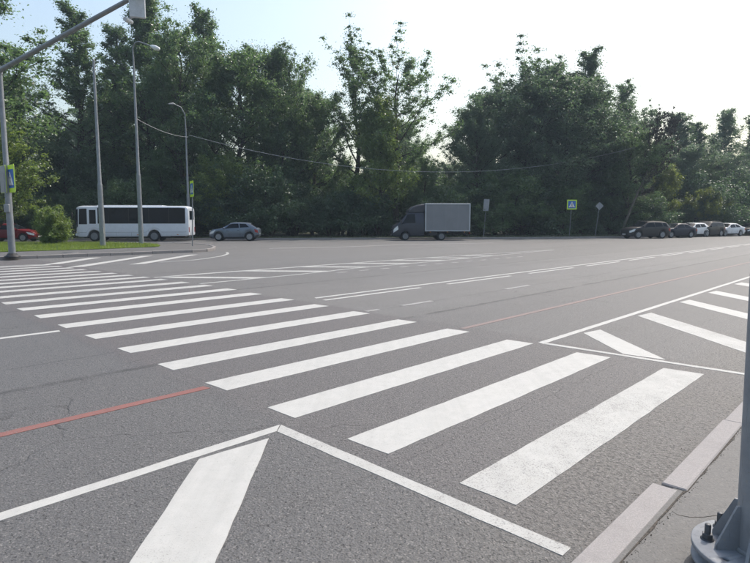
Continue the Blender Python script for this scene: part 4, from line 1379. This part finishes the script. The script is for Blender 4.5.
# ---- mast foot in the near right corner ------------------------------------
FZ = .150                                           # top of the flange above the road
k = (EYE - FZ) / EYE
def at_height(px, py, z):
    p1 = at(px, py, 1.0)
    t = (z - EYE) / (p1.z - EYE)
    return Vector((p1.x * t, t, z))
fc = Vector((1.685, 2.310, FZ))
mast = thing('signal_mast', 'blue grey mast with bolted flange foot in the near right corner', 'mast', (fc.x, fc.y, WALK_Z))
hz = FZ - WALK_Z
RF = .265
lean = Vector((-.020, 0, 1)).normalized()
pr = .092
pole_o = MB().tube([Vector((0, 0, hz - .02)), Vector((0, 0, hz)) + lean * .3, Vector((0, 0, hz)) + lean * 3.0, Vector((0, 0, hz)) + lean * 6.5], [pr, pr, pr * .93, pr * .80], 40).build('pole', M['mast'], mast)
MB().lathe([(pr * .82, 0), (pr * .6, .04), (.001, .05)], 24, 'z', Vector((0, 0, hz)) + lean * 6.5).build('cap', M['mast'], pole_o)
MB().lathe([(pr + .004, hz), (pr + .014, hz + .003), (pr + .003, hz + .016)], 40).build('weld', M['mast'], pole_o)
def disc(z0, z1, r, bev=.004):
    return MB().lathe([(.001, z0), (r - bev, z0), (r, z0 + bev), (r, z1 - bev), (r - bev, z1), (.001, z1)], 64)
plate = disc(hz - .022, hz, RF).build('flange_plate', M['mast'], mast)
foot = disc(hz - .085, hz - .065, RF * .99).build('base_plate', M['mast'], mast)
MB().lathe([(.17, -.02), (.17, hz - .08), (.001, hz - .08)], 32).build('footing', M['kerb_far'], mast)
# drilled holes between the bolts
cut = MB()
for kk in (0,):
    a = R(198)
    c = Vector((math.cos(a) * .197, math.sin(a) * .197, 0))
    cut.lathe([(.016, hz - .05), (.014, hz + .05)], 16, 'z', c)
cuto = cut.build('cutter', None)
cuto.parent = mast
bm_ = plate.modifiers.new('holes', 'BOOLEAN'); bm_.object = cuto; bm_.solver = 'EXACT'
bpy.context.view_layer.update()
dg = bpy.context.evaluated_depsgraph_get()
newm = bpy.data.meshes.new_from_object(plate.evaluated_get(dg))
plate.modifiers.clear(); plate.data = newm
bpy.data.objects.remove(cuto, do_unlink=True)
# gussets and bolts
gus_t = .012
for kk in range(8):
    a = R(130.5 + 45 * kk)
    d_ = Vector((math.cos(a), math.sin(a), 0)); s_ = Vector((-d_.y, d_.x, 0)) * gus_t / 2
    pts = [d_ * (pr - .005) + Vector((0, 0, hz - .001)), d_ * (RF - .075) + Vector((0, 0, hz - .001)), d_ * (RF - .075) + Vector((0, 0, hz + .018)), d_ * (pr + .018) + Vector((0, 0, hz + .20)), d_ * (pr - .008) + Vector((0, 0, hz + .20))]
    MB().slab([p - s_ for p in pts], s_ * 2).build('gusset', M['mast'], mast)
for kk in (0, 1, 3, 4, 5, 6, 7):
    a = R(108 + 45 * kk)
    c = Vector((math.cos(a) * (RF - .064), math.sin(a) * (RF - .064), 0))
    bo = MB().lathe([(.013, -.01), (.013, hz + .068), (.011, hz + .072), (.001, hz + .072)], 14, 'z', c)
    bolt = bo.build('anchor_bolt', M['bolt'], mast)
    MB().lathe([(.028, hz), (.028, hz + .004), (.001, hz + .004)], 20, 'z', c).build('washer', M['bolt'], bolt)
    MB().lathe([(.021, hz + .004), (.0235, hz + .006), (.0235, hz + .026), (.021, hz + .029), (.001, hz + .029)], 6, 'z', c, False).build('nut', M['bolt'], bolt)
    MB().lathe([(.0235, hz - .062), (.0235, hz - .024), (.001, hz - .024)], 6, 'z', c, False).build('nut', M['bolt'], bolt)

# ================================================================ SUMMER HAZE
hz_m = bpy.data.materials.new('haze_air')
hz_m.use_nodes = True
ht = hz_m.node_tree
ht.nodes.clear()
pv = ht.nodes.new('ShaderNodeVolumePrincipled')
pv.inputs['Color'].default_value = (.66, .82, 1.0, 1)
pv.inputs['Density'].default_value = .0006
pv.inputs['Anisotropy'].default_value = .25
ho = ht.nodes.new('ShaderNodeOutputMaterial')
ht.links.new(pv.outputs[0], ho.inputs['Volume'])
haze = MB().box((0, 0, 17.9), (5100, 5100, 38.2)).build('haze', hz_m)
tag(haze, 'thin pale summer haze filling the whole street', 'haze', None, 'stuff')
